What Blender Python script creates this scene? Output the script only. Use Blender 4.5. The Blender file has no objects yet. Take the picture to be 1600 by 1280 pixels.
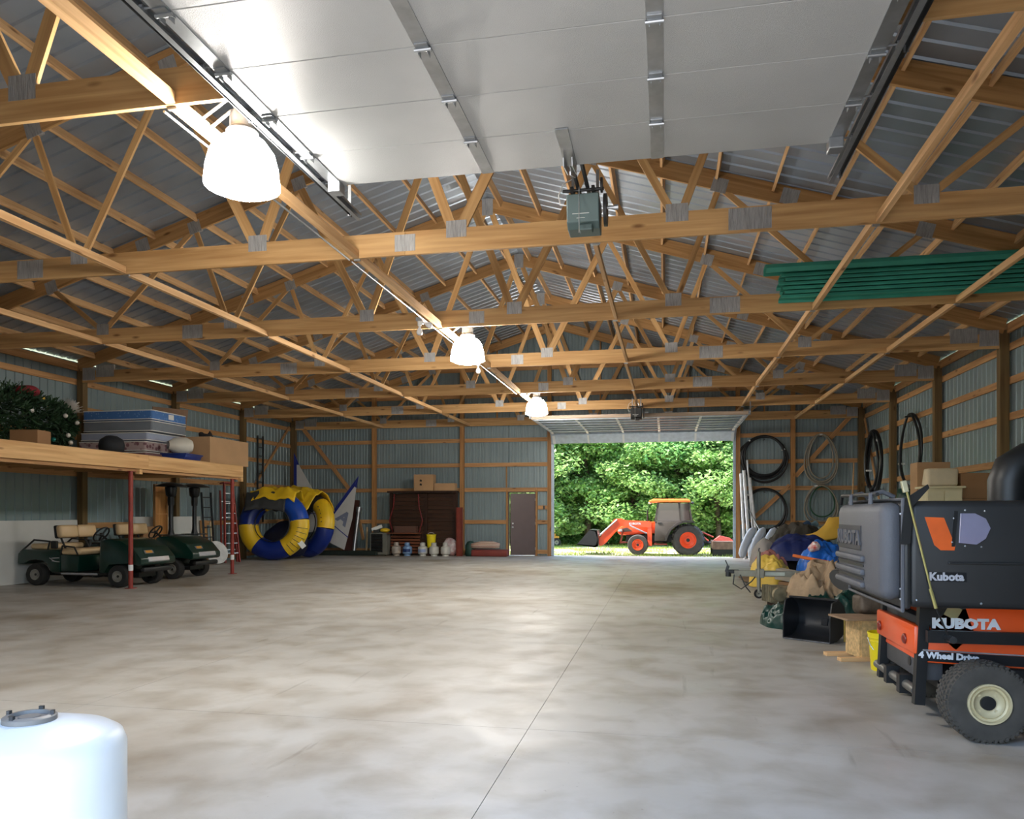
import bpy, bmesh, math, random
from mathutils import Vector, Matrix, noise
V = Vector
sc = bpy.context.scene
R = math.radians
PI = math.pi
rnd = random.Random(7)

# ---------------------------------------------------------------- camera
cam = bpy.data.cameras.new('camera')
cam.sensor_width = 36.0
cam.lens = 1205.0 / 1600.0 * 36.0
cam.shift_y = 161.0 / 1600.0
cam.clip_start, cam.clip_end = 0.05, 400
cam_o = bpy.data.objects.new('camera', cam)
sc.collection.objects.link(cam_o)
cam_o.location = (0, 0, 1.54)
cam_o.rotation_euler = (PI / 2, 0, math.atan(238 / 1205.0))
sc.camera = cam_o

# ---------------------------------------------------------------- sky, sun, exposure
world = bpy.data.worlds.new('world')
sc.world = world
world.use_nodes = True
wn = world.node_tree
sky = wn.nodes.new('ShaderNodeTexSky')
sky.sky_type = 'NISHITA'
sky.sun_disc = False
sky.sun_elevation = R(52)
sky.sun_rotation = R(-75)
sky.air_density, sky.dust_density, sky.ozone_density = 1.0, 1.5, 1.0
bgn = wn.nodes['Background']
wn.links.new(sky.outputs[0], bgn.inputs[0])
bgn.inputs[1].default_value = 1.55
sun = bpy.data.lights.new('sun', 'SUN')
sun.energy = 14.0
sun.angle = R(1.5)
sun.color = (1.0, 0.95, 0.86)
sun_o = bpy.data.objects.new('sun', sun)
sc.collection.objects.link(sun_o)
sun_o.rotation_euler = V((0.62, 0.25, -1.0)).to_track_quat('-Z', 'Y').to_euler()
sun_o.location = (-20, 20, 40)
sc.view_settings.view_transform = 'Standard'
sc.view_settings.look = 'None'
sc.view_settings.gamma = 1.0
sc.view_settings.use_curve_mapping = False
sc.view_settings.exposure = 0.0
LAMP_W = 136.0           # emission strength of each high-bay lamp

# ---------------------------------------------------------------- materials
MATS = {}
def lin(c):
    return tuple(((x / 255.0) / 12.92 if x / 255.0 <= 0.04045 else ((x / 255.0 + 0.055) / 1.055) ** 2.4) for x in c)

def pbr(name, rgb, rough=0.6, metal=0.0, var=0.12, nscale=6.0, bump=0.0, bscale=None, stretch=(1, 1, 1),
        emit=0.0, trans=0.0, alpha=1.0, coat=0.0, rand=0.0, rgb2=None, spec=0.5):
    """plain procedural material: sRGB colour with noise variation, optional bump and second colour"""
    if name in MATS:
        return MATS[name]
    m = bpy.data.materials.new(name); m.use_nodes = True
    nt = m.node_tree; N = nt.nodes; L = nt.links
    b = N['Principled BSDF']
    c = lin(rgb)
    b.inputs['Roughness'].default_value = rough
    b.inputs['Metallic'].default_value = metal
    b.inputs['Specular IOR Level'].default_value = spec
    if coat: b.inputs['Coat Weight'].default_value = coat
    if trans: b.inputs['Transmission Weight'].default_value = trans
    if alpha < 1: b.inputs['Alpha'].default_value = alpha
    tc = N.new('ShaderNodeTexCoord'); mp = N.new('ShaderNodeMapping')
    mp.inputs['Scale'].default_value = stretch
    L.new(tc.outputs['Object'], mp.inputs[0])
    nz = N.new('ShaderNodeTexNoise'); nz.inputs['Scale'].default_value = nscale
    nz.inputs['Detail'].default_value = 4
    L.new(mp.outputs[0], nz.inputs['Vector'])
    rp = N.new('ShaderNodeValToRGB')
    lo = tuple(x * (1 - var) for x in c); hi = tuple(min(1, x * (1 + var)) for x in c)
    if rgb2: lo, hi = c, lin(rgb2)
    rp.color_ramp.elements[0].position = 0.32; rp.color_ramp.elements[1].position = 0.68
    rp.color_ramp.elements[0].color = (*lo, 1); rp.color_ramp.elements[1].color = (*hi, 1)
    L.new(nz.outputs[0], rp.inputs[0])
    col = rp.outputs[0]
    if rand:
        oi = N.new('ShaderNodeObjectInfo'); mr = N.new('ShaderNodeMapRange')
        mr.inputs[3].default_value = 1 - rand; mr.inputs[4].default_value = 1 + rand
        L.new(oi.outputs['Random'], mr.inputs[0])
        hs = N.new('ShaderNodeHueSaturation'); L.new(mr.outputs[0], hs.inputs['Value'])
        L.new(col, hs.inputs['Color']); col = hs.outputs[0]
    L.new(col, b.inputs['Base Color'])
    if emit:
        b.inputs['Emission Color'].default_value = (*c, 1); b.inputs['Emission Strength'].default_value = emit
    if bump:
        n2 = N.new('ShaderNodeTexNoise'); n2.inputs['Scale'].default_value = bscale or nscale * 4
        n2.inputs['Detail'].default_value = 5
        L.new(mp.outputs[0], n2.inputs['Vector'])
        bp = N.new('ShaderNodeBump'); bp.inputs['Strength'].default_value = bump; bp.inputs['Distance'].default_value = 0.02
        L.new(n2.outputs[0], bp.inputs['Height']); L.new(bp.outputs[0], b.inputs['Normal'])
    MATS[name] = m
    return m

def wood(name, rgb, dark, axis=0, rough=0.62, rand=0.12, knots=True):
    """sawn timber, grain running along the local axis"""
    if name in MATS:
        return MATS[name]
    m = bpy.data.materials.new(name); m.use_nodes = True
    nt = m.node_tree; N = nt.nodes; L = nt.links
    b = N['Principled BSDF']; b.inputs['Roughness'].default_value = rough
    b.inputs['Specular IOR Level'].default_value = 0.3
    tc = N.new('ShaderNodeTexCoord'); oi = N.new('ShaderNodeObjectInfo')
    ad = N.new('ShaderNodeVectorMath'); ad.operation = 'ADD'
    sx = N.new('ShaderNodeVectorMath'); sx.operation = 'SCALE'
    cmb = N.new('ShaderNodeCombineXYZ')
    for i in range(3): L.new(oi.outputs['Random'], cmb.inputs[i])
    L.new(cmb.outputs[0], sx.inputs[0]); sx.inputs['Scale'].default_value = 37.0
    L.new(tc.outputs['Object'], ad.inputs[0]); L.new(sx.outputs[0], ad.inputs[1])
    mp = N.new('ShaderNodeMapping'); s = [16.0, 16.0, 16.0]; s[axis] = 0.7
    mp.inputs['Scale'].default_value = s
    L.new(ad.outputs[0], mp.inputs[0])
    nz = N.new('ShaderNodeTexNoise'); nz.inputs['Scale'].default_value = 1.0; nz.inputs['Detail'].default_value = 6
    nz.inputs['Distortion'].default_value = 0.6
    L.new(mp.outputs[0], nz.inputs['Vector'])
    rp = N.new('ShaderNodeValToRGB')
    rp.color_ramp.elements[0].position = 0.30; rp.color_ramp.elements[1].position = 0.66
    rp.color_ramp.elements[0].color = (*lin(dark), 1); rp.color_ramp.elements[1].color = (*lin(rgb), 1)
    L.new(nz.outputs[0], rp.inputs[0]); col = rp.outputs[0]
    if knots:
        mk = N.new('ShaderNodeMapping'); s2 = [5.0, 5.0, 5.0]; s2[axis] = 1.6
        mk.inputs['Scale'].default_value = s2; L.new(ad.outputs[0], mk.inputs[0])
        vo = N.new('ShaderNodeTexVoronoi'); vo.inputs['Scale'].default_value = 1.0
        L.new(mk.outputs[0], vo.inputs['Vector'])
        kr = N.new('ShaderNodeValToRGB'); kr.color_ramp.elements[0].position = 0.05; kr.color_ramp.elements[1].position = 0.16
        kr.color_ramp.elements[0].color = (0.25, 0.16, 0.1, 1); kr.color_ramp.elements[1].color = (1, 1, 1, 1)
        L.new(vo.outputs['Distance'], kr.inputs[0])
        mx = N.new('ShaderNodeMixRGB'); mx.blend_type = 'MULTIPLY'; mx.inputs[0].default_value = 0.8
        L.new(col, mx.inputs[1]); L.new(kr.outputs[0], mx.inputs[2]); col = mx.outputs[0]
    mr = N.new('ShaderNodeMapRange'); mr.inputs[3].default_value = 1 - rand; mr.inputs[4].default_value = 1 + rand
    L.new(oi.outputs['Random'], mr.inputs[0])
    hs = N.new('ShaderNodeHueSaturation'); L.new(mr.outputs[0], hs.inputs['Value']); L.new(col, hs.inputs['Color'])
    L.new(hs.outputs[0], b.inputs['Base Color'])
    bp = N.new('ShaderNodeBump'); bp.inputs['Strength'].default_value = 0.15; bp.inputs['Distance'].default_value = 0.005
    L.new(nz.outputs[0], bp.inputs['Height']); L.new(bp.outputs[0], b.inputs['Normal'])
    MATS[name] = m
    return m

PINE = wood('pine_truss', (204, 164, 112), (170, 128, 80))
PINE_D = wood('pine_top_chord', (188, 146, 96), (152, 112, 68))
PALE = wood('pine_pale', (222, 182, 134), (190, 146, 98))
GIRT = wood('pine_girt', (200, 154, 106), (160, 116, 74))
POST = wood('treated_post', (120, 98, 64), (92, 72, 46), axis=2)
STUD = wood('pine_post', (186, 138, 86), (148, 104, 62), axis=2)
def metal_sheet():
    return None
ROOFM = pbr('roof_sheet', (150, 161, 174), 0.36, 0.55, 0.10, 1.2)
WALLM = pbr('wall_sheet', (132, 148, 152), 0.42, 0.25, 0.08, 1.0)
PLATE = pbr('galvanised_plate', (168, 168, 168), 0.45, 0.4, 0.2, 60, 0.6, 60, (1, 1, .12))
GALV = pbr('galvanised_steel', (168, 172, 176), 0.35, 0.85, 0.12, 8)
STEELD = pbr('dark_steel', (70, 72, 74), 0.4, 0.7, 0.15, 8)
WHITE = pbr('white_paint', (225, 226, 224), 0.5, 0, 0.05, 3)
BLACK = pbr('black_plastic', (24, 25, 26), 0.5, 0, 0.2, 5)
RUBBER = pbr('rubber', (38, 37, 36), 0.8, 0, 0.25, 9)

# ---------------------------------------------------------------- builders
COL = sc.collection
WM = {}
def thing(name, label, cat, loc=(0, 0, 0), rz=0.0, group=None, kind=None, M=None):
    o = bpy.data.objects.new(name, None); COL.objects.link(o)
    o.empty_display_size = 0.1
    m = M if M is not None else Matrix.Translation(V(loc)) @ Matrix.Rotation(rz, 4, 'Z')
    o.matrix_basis = m; WM[o] = m.copy()
    return tag(o, label, cat, group, kind)
def tag(o, label=None, cat=None, group=None, kind=None):
    if label: o['label'] = label
    if cat: o['category'] = cat
    if group: o['group'] = group
    if kind: o['kind'] = kind
    return o
def part(name, bm, mat, parent=None, smooth=False, M=None, label=None, kind=None):
    if isinstance(bm, bmesh.types.BMesh):
        bmesh.ops.recalc_face_normals(bm, faces=bm.faces)
        me = bpy.data.meshes.new(name); bm.to_mesh(me); bm.free()
        if smooth:
            for p in me.polygons: p.use_smooth = True
            if smooth != 'all':
                me.set_sharp_from_angle(angle=R(38))
        me.materials.append(mat)
    else:
        me = bm
    o = bpy.data.objects.new(name, me); COL.objects.link(o)
    m = M if M is not None else Matrix.Identity(4)
    o.matrix_basis = m
    if parent is not None:
        o.parent = parent; WM[o] = WM[parent] @ m
    else:
        WM[o] = m.copy()
    if label: o['label'] = label
    if kind: o['kind'] = kind
    return o
def copy_tree(o, M, label=None, group=None, parent=None):
    c = o.copy(); COL.objects.link(c)
    if parent is None:
        c.matrix_basis = M; WM[c] = M.copy()
        if label: c['label'] = label
        if group: c['group'] = group
    else:
        c.parent = parent; WM[c] = WM[parent] @ c.matrix_basis
    for ch in list(o.children):
        copy_tree(ch, None, parent=c)
    return c
def TM(loc, rz=0.0, rx=0.0, ry=0.0, s=None):
    m = Matrix.Translation(V(loc)) @ Matrix.Rotation(rz, 4, 'Z') @ Matrix.Rotation(ry, 4, 'Y') @ Matrix.Rotation(rx, 4, 'X')
    if s is not None: m = m @ Matrix.Diagonal((s[0], s[1], s[2], 1))
    return m
def B(): return bmesh.new()
def box(bm, c, s, rz=0.0, rx=0.0, ry=0.0, bev=0.0, seg=2):
    r = bmesh.ops.create_cube(bm, size=1.0, matrix=TM(c, rz, rx, ry, s))
    if bev:
        es = list({e for v in r['verts'] for e in v.link_edges})
        bmesh.ops.bevel(bm, geom=es, offset=bev, segments=seg, affect='EDGES', profile=0.5)
    return bm
def cyl(bm, p0, p1, r0, r1=None, n=14, caps=True):
    p0, p1 = V(p0), V(p1); d = p1 - p0
    q = d.to_track_quat('Z', 'Y').to_matrix().to_4x4()
    bmesh.ops.create_cone(bm, cap_ends=caps, segments=n, radius1=r0, radius2=r0 if r1 is None else r1,
                          depth=d.length, matrix=Matrix.Translation((p0 + p1) / 2) @ q)
    return bm
def tube(bm, pts, r, n=8, closed=False):
    pts = [V(p) for p in pts]; k = len(pts); rings = []
    up = V((0.13, 0.21, 0.97)); prev = None
    for i, p in enumerate(pts):
        a = pts[(i - 1) % k] if closed or i else p
        b = pts[(i + 1) % k] if closed or i < k - 1 else p
        t = (b - a).normalized()
        if prev is None:
            u = t.cross(up)
            if u.length < 1e-3: u = t.cross(V((1, 0, 0)))
        else:
            u = prev - t * prev.dot(t)
        u.normalize(); prev = u; w = t.cross(u)
        rr = r[i] if isinstance(r, (list, tuple)) else r
        rings.append([bm.verts.new(p + (u * math.cos(2 * PI * j / n) + w * math.sin(2 * PI * j / n)) * rr) for j in range(n)])
    m = k if closed else k - 1
    for i in range(m):
        A, C = rings[i], rings[(i + 1) % k]
        for j in range(n):
            try: bm.faces.new((A[j], A[(j + 1) % n], C[(j + 1) % n], C[j]))
            except ValueError: pass
    if not closed:
        bm.faces.new(rings[0][::-1]); bm.faces.new(rings[-1])
    return bm
def lathe(bm, prof, M=None, n=24, a0=0.0, a1=2 * PI):
    M = M or Matrix.Identity(4); full = abs(a1 - a0 - 2 * PI) < 1e-6
    k = n if full else n + 1
    rows = []
    for r, z in prof:
        if r < 1e-5: rows.append([bm.verts.new(M @ V((0, 0, z)))])
        else: rows.append([bm.verts.new(M @ V((r * math.cos(a0 + (a1 - a0) * j / n), r * math.sin(a0 + (a1 - a0) * j / n), z))) for j in range(k)])
    for A, C in zip(rows, rows[1:]):
        for j in range(n):
            j2 = (j + 1) % k if full else j + 1
            if len(A) == 1 and len(C) == 1: continue
            if len(A) == 1: bm.faces.new((A[0], C[j], C[j2]))
            elif len(C) == 1: bm.faces.new((A[j], A[j2], C[0]))
            else: bm.faces.new((A[j], A[j2], C[j2], C[j]))
    return bm
def prism(bm, poly, t, M=None, bev=0.0):
    """polygon in local XY, thickness t along local Z (centred)"""
    M = M or Matrix.Identity(4)
    a = [bm.verts.new(M @ V((x, y, -t / 2))) for x, y in poly]
    b = [bm.verts.new(M @ V((x, y, t / 2))) for x, y in poly]
    fs = [bm.faces.new(a[::-1]), bm.faces.new(b)]
    for i in range(len(a)):
        j = (i + 1) % len(a); fs.append(bm.faces.new((a[i], a[j], b[j], b[i])))
    if bev:
        es = list({e for v in a + b for e in v.link_edges})
        bmesh.ops.bevel(bm, geom=es, offset=bev, segments=2, affect='EDGES', profile=0.5)
    return bm
XZ = Matrix(((1, 0, 0, 0), (0, 0, -1, 0), (0, 1, 0, 0), (0, 0, 0, 1)))      # local XY polygon stands in XZ, thickness along Y
YZ = Matrix(((0, 0, 1, 0), (1, 0, 0, 0), (0, 1, 0, 0), (0, 0, 0, 1)))       # polygon XY -> YZ, thickness along X
def AT(x, y, z, M): return Matrix.Translation((x, y, z)) @ M
def sph(bm, c, s, n=12, M=None):
    m = Matrix.Translation(V(c)) @ (M or Matrix.Identity(4)) @ Matrix.Diagonal((s[0], s[1], s[2], 1))
    bmesh.ops.create_uvsphere(bm, u_segments=n + 4, v_segments=n, radius=1.0, matrix=m)
    return bm
def wob(bm, amp, scale, seed=0, sel=None):
    o = V((seed * 3.1, seed * 1.7, seed * 5.3))
    for v in bm.verts:
        d = noise.noise_vector(v.co * scale + o)
        v.co += d * amp
    return bm
_bcache = {}
def boxmesh(L, w, h, mat):
    k = (round(L, 3), round(w, 3), round(h, 3), mat.name)
    if k not in _bcache:
        bm = B(); box(bm, (0, 0, 0), (L, w, h))
        me = bpy.data.meshes.new('board'); bm.to_mesh(me); bm.free(); me.materials.append(mat); _bcache[k] = me
    return _bcache[k]
def beam(name, p0, p1, w, h, mat, parent=None, up=(0, 0, 1), label=None):
    """board from p0 to p1 in world space: w across, h along 'up'; grain along its length"""
    p0, p1 = V(p0), V(p1); d = p1 - p0; x = d.normalized()
    y = V(up).cross(x).normalized(); z = x.cross(y)
    M = Matrix((x, y, z)).transposed().to_4x4(); M.translation = (p0 + p1) / 2
    if parent is not None: M = WM[parent].inverted() @ M
    return part(name, boxmesh(d.length, w, h, mat), mat, parent, M=M, label=label)
def vpost(name, x, y, z0, z1, w, d, mat, parent):
    M = Matrix.Translation((x, y, (z0 + z1) / 2))
    if parent is not None: M = WM[parent].inverted() @ M
    k = (round(w, 3), round(d, 3), round(z1 - z0, 3), mat.name, 'v')
    if k not in _bcache:
        bm = B(); box(bm, (0, 0, 0), (w, d, z1 - z0))
        me = bpy.data.meshes.new('post'); bm.to_mesh(me); bm.free(); me.materials.append(mat); _bcache[k] = me
    return part(name, _bcache[k], mat, parent, M=M)
_tc = {}
def text_mesh(txt, size, depth=0.004, bold=0.0):
    """raised lettering as a mesh in local XY, centred"""
    k = (txt, size, depth, bold)
    if k in _tc: return _tc[k]
    cu = bpy.data.curves.new('lettering', 'FONT'); cu.body = txt; cu.size = size
    cu.extrude = depth / 2; cu.align_x = 'CENTER'; cu.align_y = 'CENTER'; cu.offset = bold; cu.resolution_u = 2
    o = bpy.data.objects.new('tmp', cu); COL.objects.link(o)
    dg = bpy.context.evaluated_depsgraph_get(); dg.update()
    me = bpy.data.meshes.new_from_object(o.evaluated_get(dg))
    bpy.data.objects.remove(o); bpy.data.curves.remove(cu)
    _tc[k] = me
    return me
def text(name, txt, size, mat, parent, M, sx=1.0, depth=0.004, bold=0.0):
    me = text_mesh(txt, size, depth, bold).copy(); me.name = name
    me.materials.clear(); me.materials.append(mat)
    return part(name, me, mat, parent, M=M @ Matrix.Diagonal((sx, 1, 1, 1)))

# ================================================================ THE BARN
XC, HALF, S = -3.72, 9.95, 3.62           # ridge line, half span to the post faces, bay
D = 27.0                                  # inner face of the far gable posts
YT = [D - S * k for k in range(8)]        # truss lines, far to near
XL, XR = XC - HALF - 0.24, XC + HALF + 0.24   # side sheet planes
YF, YN = D + 0.22, YT[7] - 0.22           # far and near gable sheets
SL = 0.306
def low(x): return 4.95 + SL * (HALF - abs(x - XC))      # underside of the top chords
def roofz(x): return low(x) + 0.312
DL, DR, DH = -3.88, 2.33, 4.15            # far overhead door opening
ML, MR, MH = -5.50, -4.50, 2.28           # walk door opening
NL, NR, NH = -2.95, 1.42, 4.30            # near overhead door opening

def ribs(u0, u1, lo, hi, pt, name, mat, parent, pitch=0.2286, dep=0.02, minor=True, big=0.032):
    """one ribbed steel sheet between u0 and u1; lo/hi give its ends at u; pt(u, v, n) -> point"""
    us = []
    k = math.floor(u0 / pitch) - 1
    while k * pitch < u1 + pitch:
        b = k * pitch
        us += [(b - big, 0), (b - big * 0.5, dep), (b + big * 0.5, dep), (b + big, 0)]
        if minor: us += [(b + pitch * 0.5 - 0.02, 0), (b + pitch * 0.5 - .01, dep * 0.4), (b + pitch * 0.5 + .01, dep * 0.4), (b + pitch * 0.5 + 0.02, 0)]
        k += 1
    us = [(u, n) for u, n in us if u0 + 0.002 < u < u1 - 0.002]
    us = [(u0, 0.0)] + us + [(u1, 0.0)]
    bm = B(); A = []; C = []
    for u, n in us:
        A.append(bm.verts.new(pt(u, lo(u), n))); C.append(bm.verts.new(pt(u, hi(u), n)))
    for i in range(len(us) - 1):
        bm.faces.new((A[i], A[i + 1], C[i + 1], C[i]))
    me = bpy.data.meshes.new(name); bm.to_mesh(me); bm.free(); me.materials.append(mat)
    return part(name, me, mat, parent)
def cuts(a, b, extra, step=0.9144):
    xs = [a]; x = a + step
    while x < b - 0.1: xs.append(x); x += step
    xs += [b] + [e for e in extra if a < e < b]
    xs = sorted(xs); out = [xs[0]]
    for x in xs[1:]:
        if x - out[-1] > 0.02: out.append(x)
    return list(zip(out, out[1:]))

def CONCRETE():
    m = bpy.data.materials.new('concrete'); m.use_nodes = True
    nt = m.node_tree; N = nt.nodes; L = nt.links; b = N['Principled BSDF']
    geo = N.new('ShaderNodeNewGeometry')
    def nz(s, d=5, dist=0.0):
        n = N.new('ShaderNodeTexNoise'); n.inputs['Scale'].default_value = s; n.inputs['Detail'].default_value = d
        n.inputs['Distortion'].default_value = dist; L.new(geo.outputs['Position'], n.inputs['Vector']); return n
    def ramp(src, p0, p1, c0, c1):
        r = N.new('ShaderNodeValToRGB'); r.color_ramp.elements[0].position = p0; r.color_ramp.elements[1].position = p1
        r.color_ramp.elements[0].color = (*c0, 1); r.color_ramp.elements[1].color = (*c1, 1); L.new(src, r.inputs[0]); return r
    def mul(a, c, f=1.0):
        x = N.new('ShaderNodeMixRGB'); x.blend_type = 'MULTIPLY'; x.inputs[0].default_value = f
        L.new(a, x.inputs[1]); L.new(c, x.inputs[2]); return x.outputs[0]
    base = ramp(nz(0.55, 6, 0.4).outputs[0], 0.3, 0.7, lin((168, 163, 154)), lin((186, 183, 177)))
    c = base.outputs[0]
    c = mul(c, ramp(nz(2.2, 7, 0.3).outputs[0], 0.30, 0.56, lin((226, 221, 213)), (1, 1, 1)).outputs[0])
    c = mul(c, ramp(nz(0.35, 8, 0.6).outputs[0], 0.30, 0.46, lin((206, 192, 172)), (1, 1, 1)).outputs[0], 0.8)
    mp = N.new('ShaderNodeMapping'); mp.inputs['Scale'].default_value = (3.0, 0.35, 1); mp.inputs['Rotation'].default_value = (0, 0, 0.25)
    L.new(geo.outputs['Position'], mp.inputs[0])
    n4 = N.new('ShaderNodeTexNoise'); n4.inputs['Scale'].default_value = 2.2; n4.inputs['Detail'].default_value = 7; n4.inputs['Distortion'].default_value = 0.3
    L.new(mp.outputs[0], n4.inputs['Vector'])
    c = mul(c, ramp(n4.outputs[0], 0.22, 0.34, lin((150, 140, 126)), (1, 1, 1)).outputs[0], 0.55)
    c = mul(c, ramp(nz(30, 3).outputs[0], 0.20, 0.30, (0.5, 0.47, 0.43), (1, 1, 1)).outputs[0], 0.7)
    L.new(c, b.inputs['Base Color'])
    rr = ramp(nz(1.3, 5, 1.0).outputs[0], 0.3, 0.7, (0.40,) * 3, (0.6,) * 3)
    L.new(rr.outputs[0], b.inputs['Roughness'])
    bp = N.new('ShaderNodeBump'); bp.inputs['Strength'].default_value = 0.12; bp.inputs['Distance'].default_value = 0.01
    L.new(nz(14, 8).outputs[0], bp.inputs['Height']); L.new(bp.outputs[0], b.inputs['Normal'])
    return m
CONC = CONCRETE()

# ---- floor: slabs with sawn joints
floor = thing('floor', 'wide pale grey concrete floor of the barn with sawn joints', 'floor', kind='structure')
gx = [XL + 0.02] + [-11.75, -8.15, -4.55, -0.95, 2.65] + [XR - 0.02]
gy = [YN + 0.0] + [5.4, 9.0, 12.6, 16.2, 19.9, 23.5] + [YF + 0.35]
bm = B(); box(bm, ((XL + XR) / 2, (YN + YF) / 2, -0.1), (XR - XL - 0.2, YF - YN - 0.2, 0.16)); part('slab_bed', bm, CONC, floor)
for a, b in zip(gx, gx[1:]):
    for c, d in zip(gy, gy[1:]):
        bm = B(); box(bm, ((a + b) / 2, (c + d) / 2, -0.045), (b - a - 0.004, d - c - 0.004, 0.09)); part('slab', bm, CONC, floor)

# ---- walls
def side_wall(side):
    sgn = -1 if side == 'left' else 1
    X = XL if sgn < 0 else XR
    w = thing('wall_' + side, 'long %s side wall of ribbed grey steel sheets on timber girts' % side, 'wall', kind='structure')
    for a, b in cuts(YN, YF, []):
        ribs(a, b, lambda u: -0.05, lambda u: roofz(X) - 0.02, lambda u, v, n: V((X + sgn * n, u, v)), 'panel', WALLM, w, minor=False, big=0.026)
    for k, y in enumerate(YT):
        if k in (0, 7): continue
        vpost('post', X - sgn * 0.13, y + 0.11, 0, 5.0, 0.16, 0.16, POST, w)
    for k in range(7):
        y0, y1 = YT[k + 1] + 0.005, YT[k] - 0.005
        for z in (0.14, 1.22, 2.48, 3.36, 4.04, 4.68):
            if z < 0.2 or z > 0.2:
                beam('girt', (X - sgn * 0.028, y0, z), (X - sgn * 0.028, y1, z), 0.04, 0.14, GIRT, w)
        beam('eave_purlin', (X - sgn * 0.075, y0, 5.03), (X - sgn * 0.075, y1, 5.03), 0.045, 0.185, GIRT, w)
    return w
wl = side_wall('left'); wr = side_wall('right')
for y in (D, YT[7]):
    for w, X in ((wl, XL), (wr, XR)):
        s = -1 if X < XC else 1
        vpost('corner_post', X - s * 0.13, y - 0.0 + (0.06 if y == D else -0.06), 0, 5.0, 0.18, 0.18, POST, w)
# corner braces
beam('brace', (XL + 0.08, D - 2.65, 2.5), (XL + 0.08, D - 0.18, 4.75), 0.04, 0.09, GIRT, wl)
beam('brace', (XR - 0.08, D - 2.3, 1.3), (XR - 0.08, D - 0.18, 4.6), 0.04, 0.09, GIRT, wr)

def gable(side, Y, openings, posts):
    sgn = 1 if side == 'far' else -1
    w = thing('wall_' + side, '%s gable end wall of ribbed grey steel sheets with timber posts' % side, 'wall', kind='structure')
    ex = [XC]
    for a, b, z in openings: ex += [a, b]
    def lo(xm):
        for a, b, z in openings:
            if a < xm < b: return z
        return -0.05
    for a, b in cuts(XL, XR, ex):
        l = lo((a + b) / 2)
        ribs(a, b, lambda u: l, lambda u: roofz(u) - 0.01, lambda u, v, n: V((u, Y + sgn * n, v)), 'panel', WALLM, w)
    for x, top in posts:
        vpost('post', x, Y - sgn * 0.13, 0, top if top else low(x) + 0.05, 0.14, 0.16, STUD, w)
    xs = sorted([XL + 0.15] + [p[0] for p in posts] + [XR - 0.15])
    for z in (0.14, 1.20, 2.36, 3.26, 4.15, 4.82, 5.75, 6.7):
        for a, b in zip(xs, xs[1:]):
            a2, b2 = a + 0.07, b - 0.07
            if z > 5:                                  # up in the gable the girts follow the roof
                hw = HALF - (z - 5.0) / SL
                a2, b2 = max(a2, XC - hw), min(b2, XC + hw)
                if b2 - a2 < 0.3: continue
            segs = [(a2, b2)]
            for oa, ob, oz in openings:
                if z < oz + 0.05:
                    ns = []
                    for p, q in segs:
                        if q <= oa or p >= ob: ns.append((p, q)); continue
                        if p < oa - 0.12: ns.append((p, oa - 0.045))
                        if q > ob + 0.12: ns.append((ob + 0.045, q))
                    segs = ns
            for p, q in segs:
                if q - p > 0.08:
                    beam('girt', (p, Y - sgn * 0.045, z), (q, Y - sgn * 0.045, z), 0.045, 0.14, GIRT, w)
    return w
wf = gable('far', YF, [(DL, DR, DH), (ML, MR, MH)], [(-10.56, 0), (-7.19, 0), (DL - 0.11, 0), (DR + 0.11, 0), (4.21, 0)])
# door framing beside the walk door
vpost('jamb_stud', ML - 0.035, YF - 0.08, 0.0, 2.36, 0.06, 0.12, STUD, wf)
vpost('jamb_stud', MR + 0.035, YF - 0.08, 0.0, 2.36, 0.06, 0.12, STUD, wf)
vpost('nailer', ML - 0.06, YF - 0.085, 2.44, 3.2, 0.04, 0.05, STUD, wf)
beam('block', (MR + 0.08, YF - 0.05, 1.72), (DL - 0.2, YF - 0.05, 1.72), 0.045, 0.14, GIRT, wf)
beam('door_header', (ML - 0.06, YF - 0.08, 2.34), (MR + 0.06, YF - 0.08, 2.34), 0.08, 0.1, GIRT, wf)
beam('door_header', (DL - 0.18, YF - 0.1, DH + 0.12), (DR + 0.18, YF - 0.1, DH + 0.12), 0.09, 0.24, GIRT, wf)
# diagonal corner braces on the far wall
beam('brace', (-13.45, YF - 0.1, 4.75), (-11.55, YF - 0.1, 2.4), 0.045, 0.14, GIRT, wf)
beam('brace', (6.05, YF - 0.1, 4.75), (4.3, YF - 0.1, 2.75), 0.045, 0.14, GIRT, wf)
beam('brace', (4.12, YF - 0.1, 2.45), (2.6, YF - 0.1, 1.0), 0.045, 0.14, GIRT, wf)
for x in (-5.9, -2.2, 0.8, 3.3):
    vpost('gable_stud', x, YF - 0.1, 4.95, low(x) + 0.02, 0.04, 0.09, STUD, wf)
wn_ = gable('near', YN, [(NL, NR, NH)], [(-10.56, 0), (-7.19, 0), (NL - 0.11, 0), (NR + 0.11, 0), (4.21, 0)])

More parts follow.
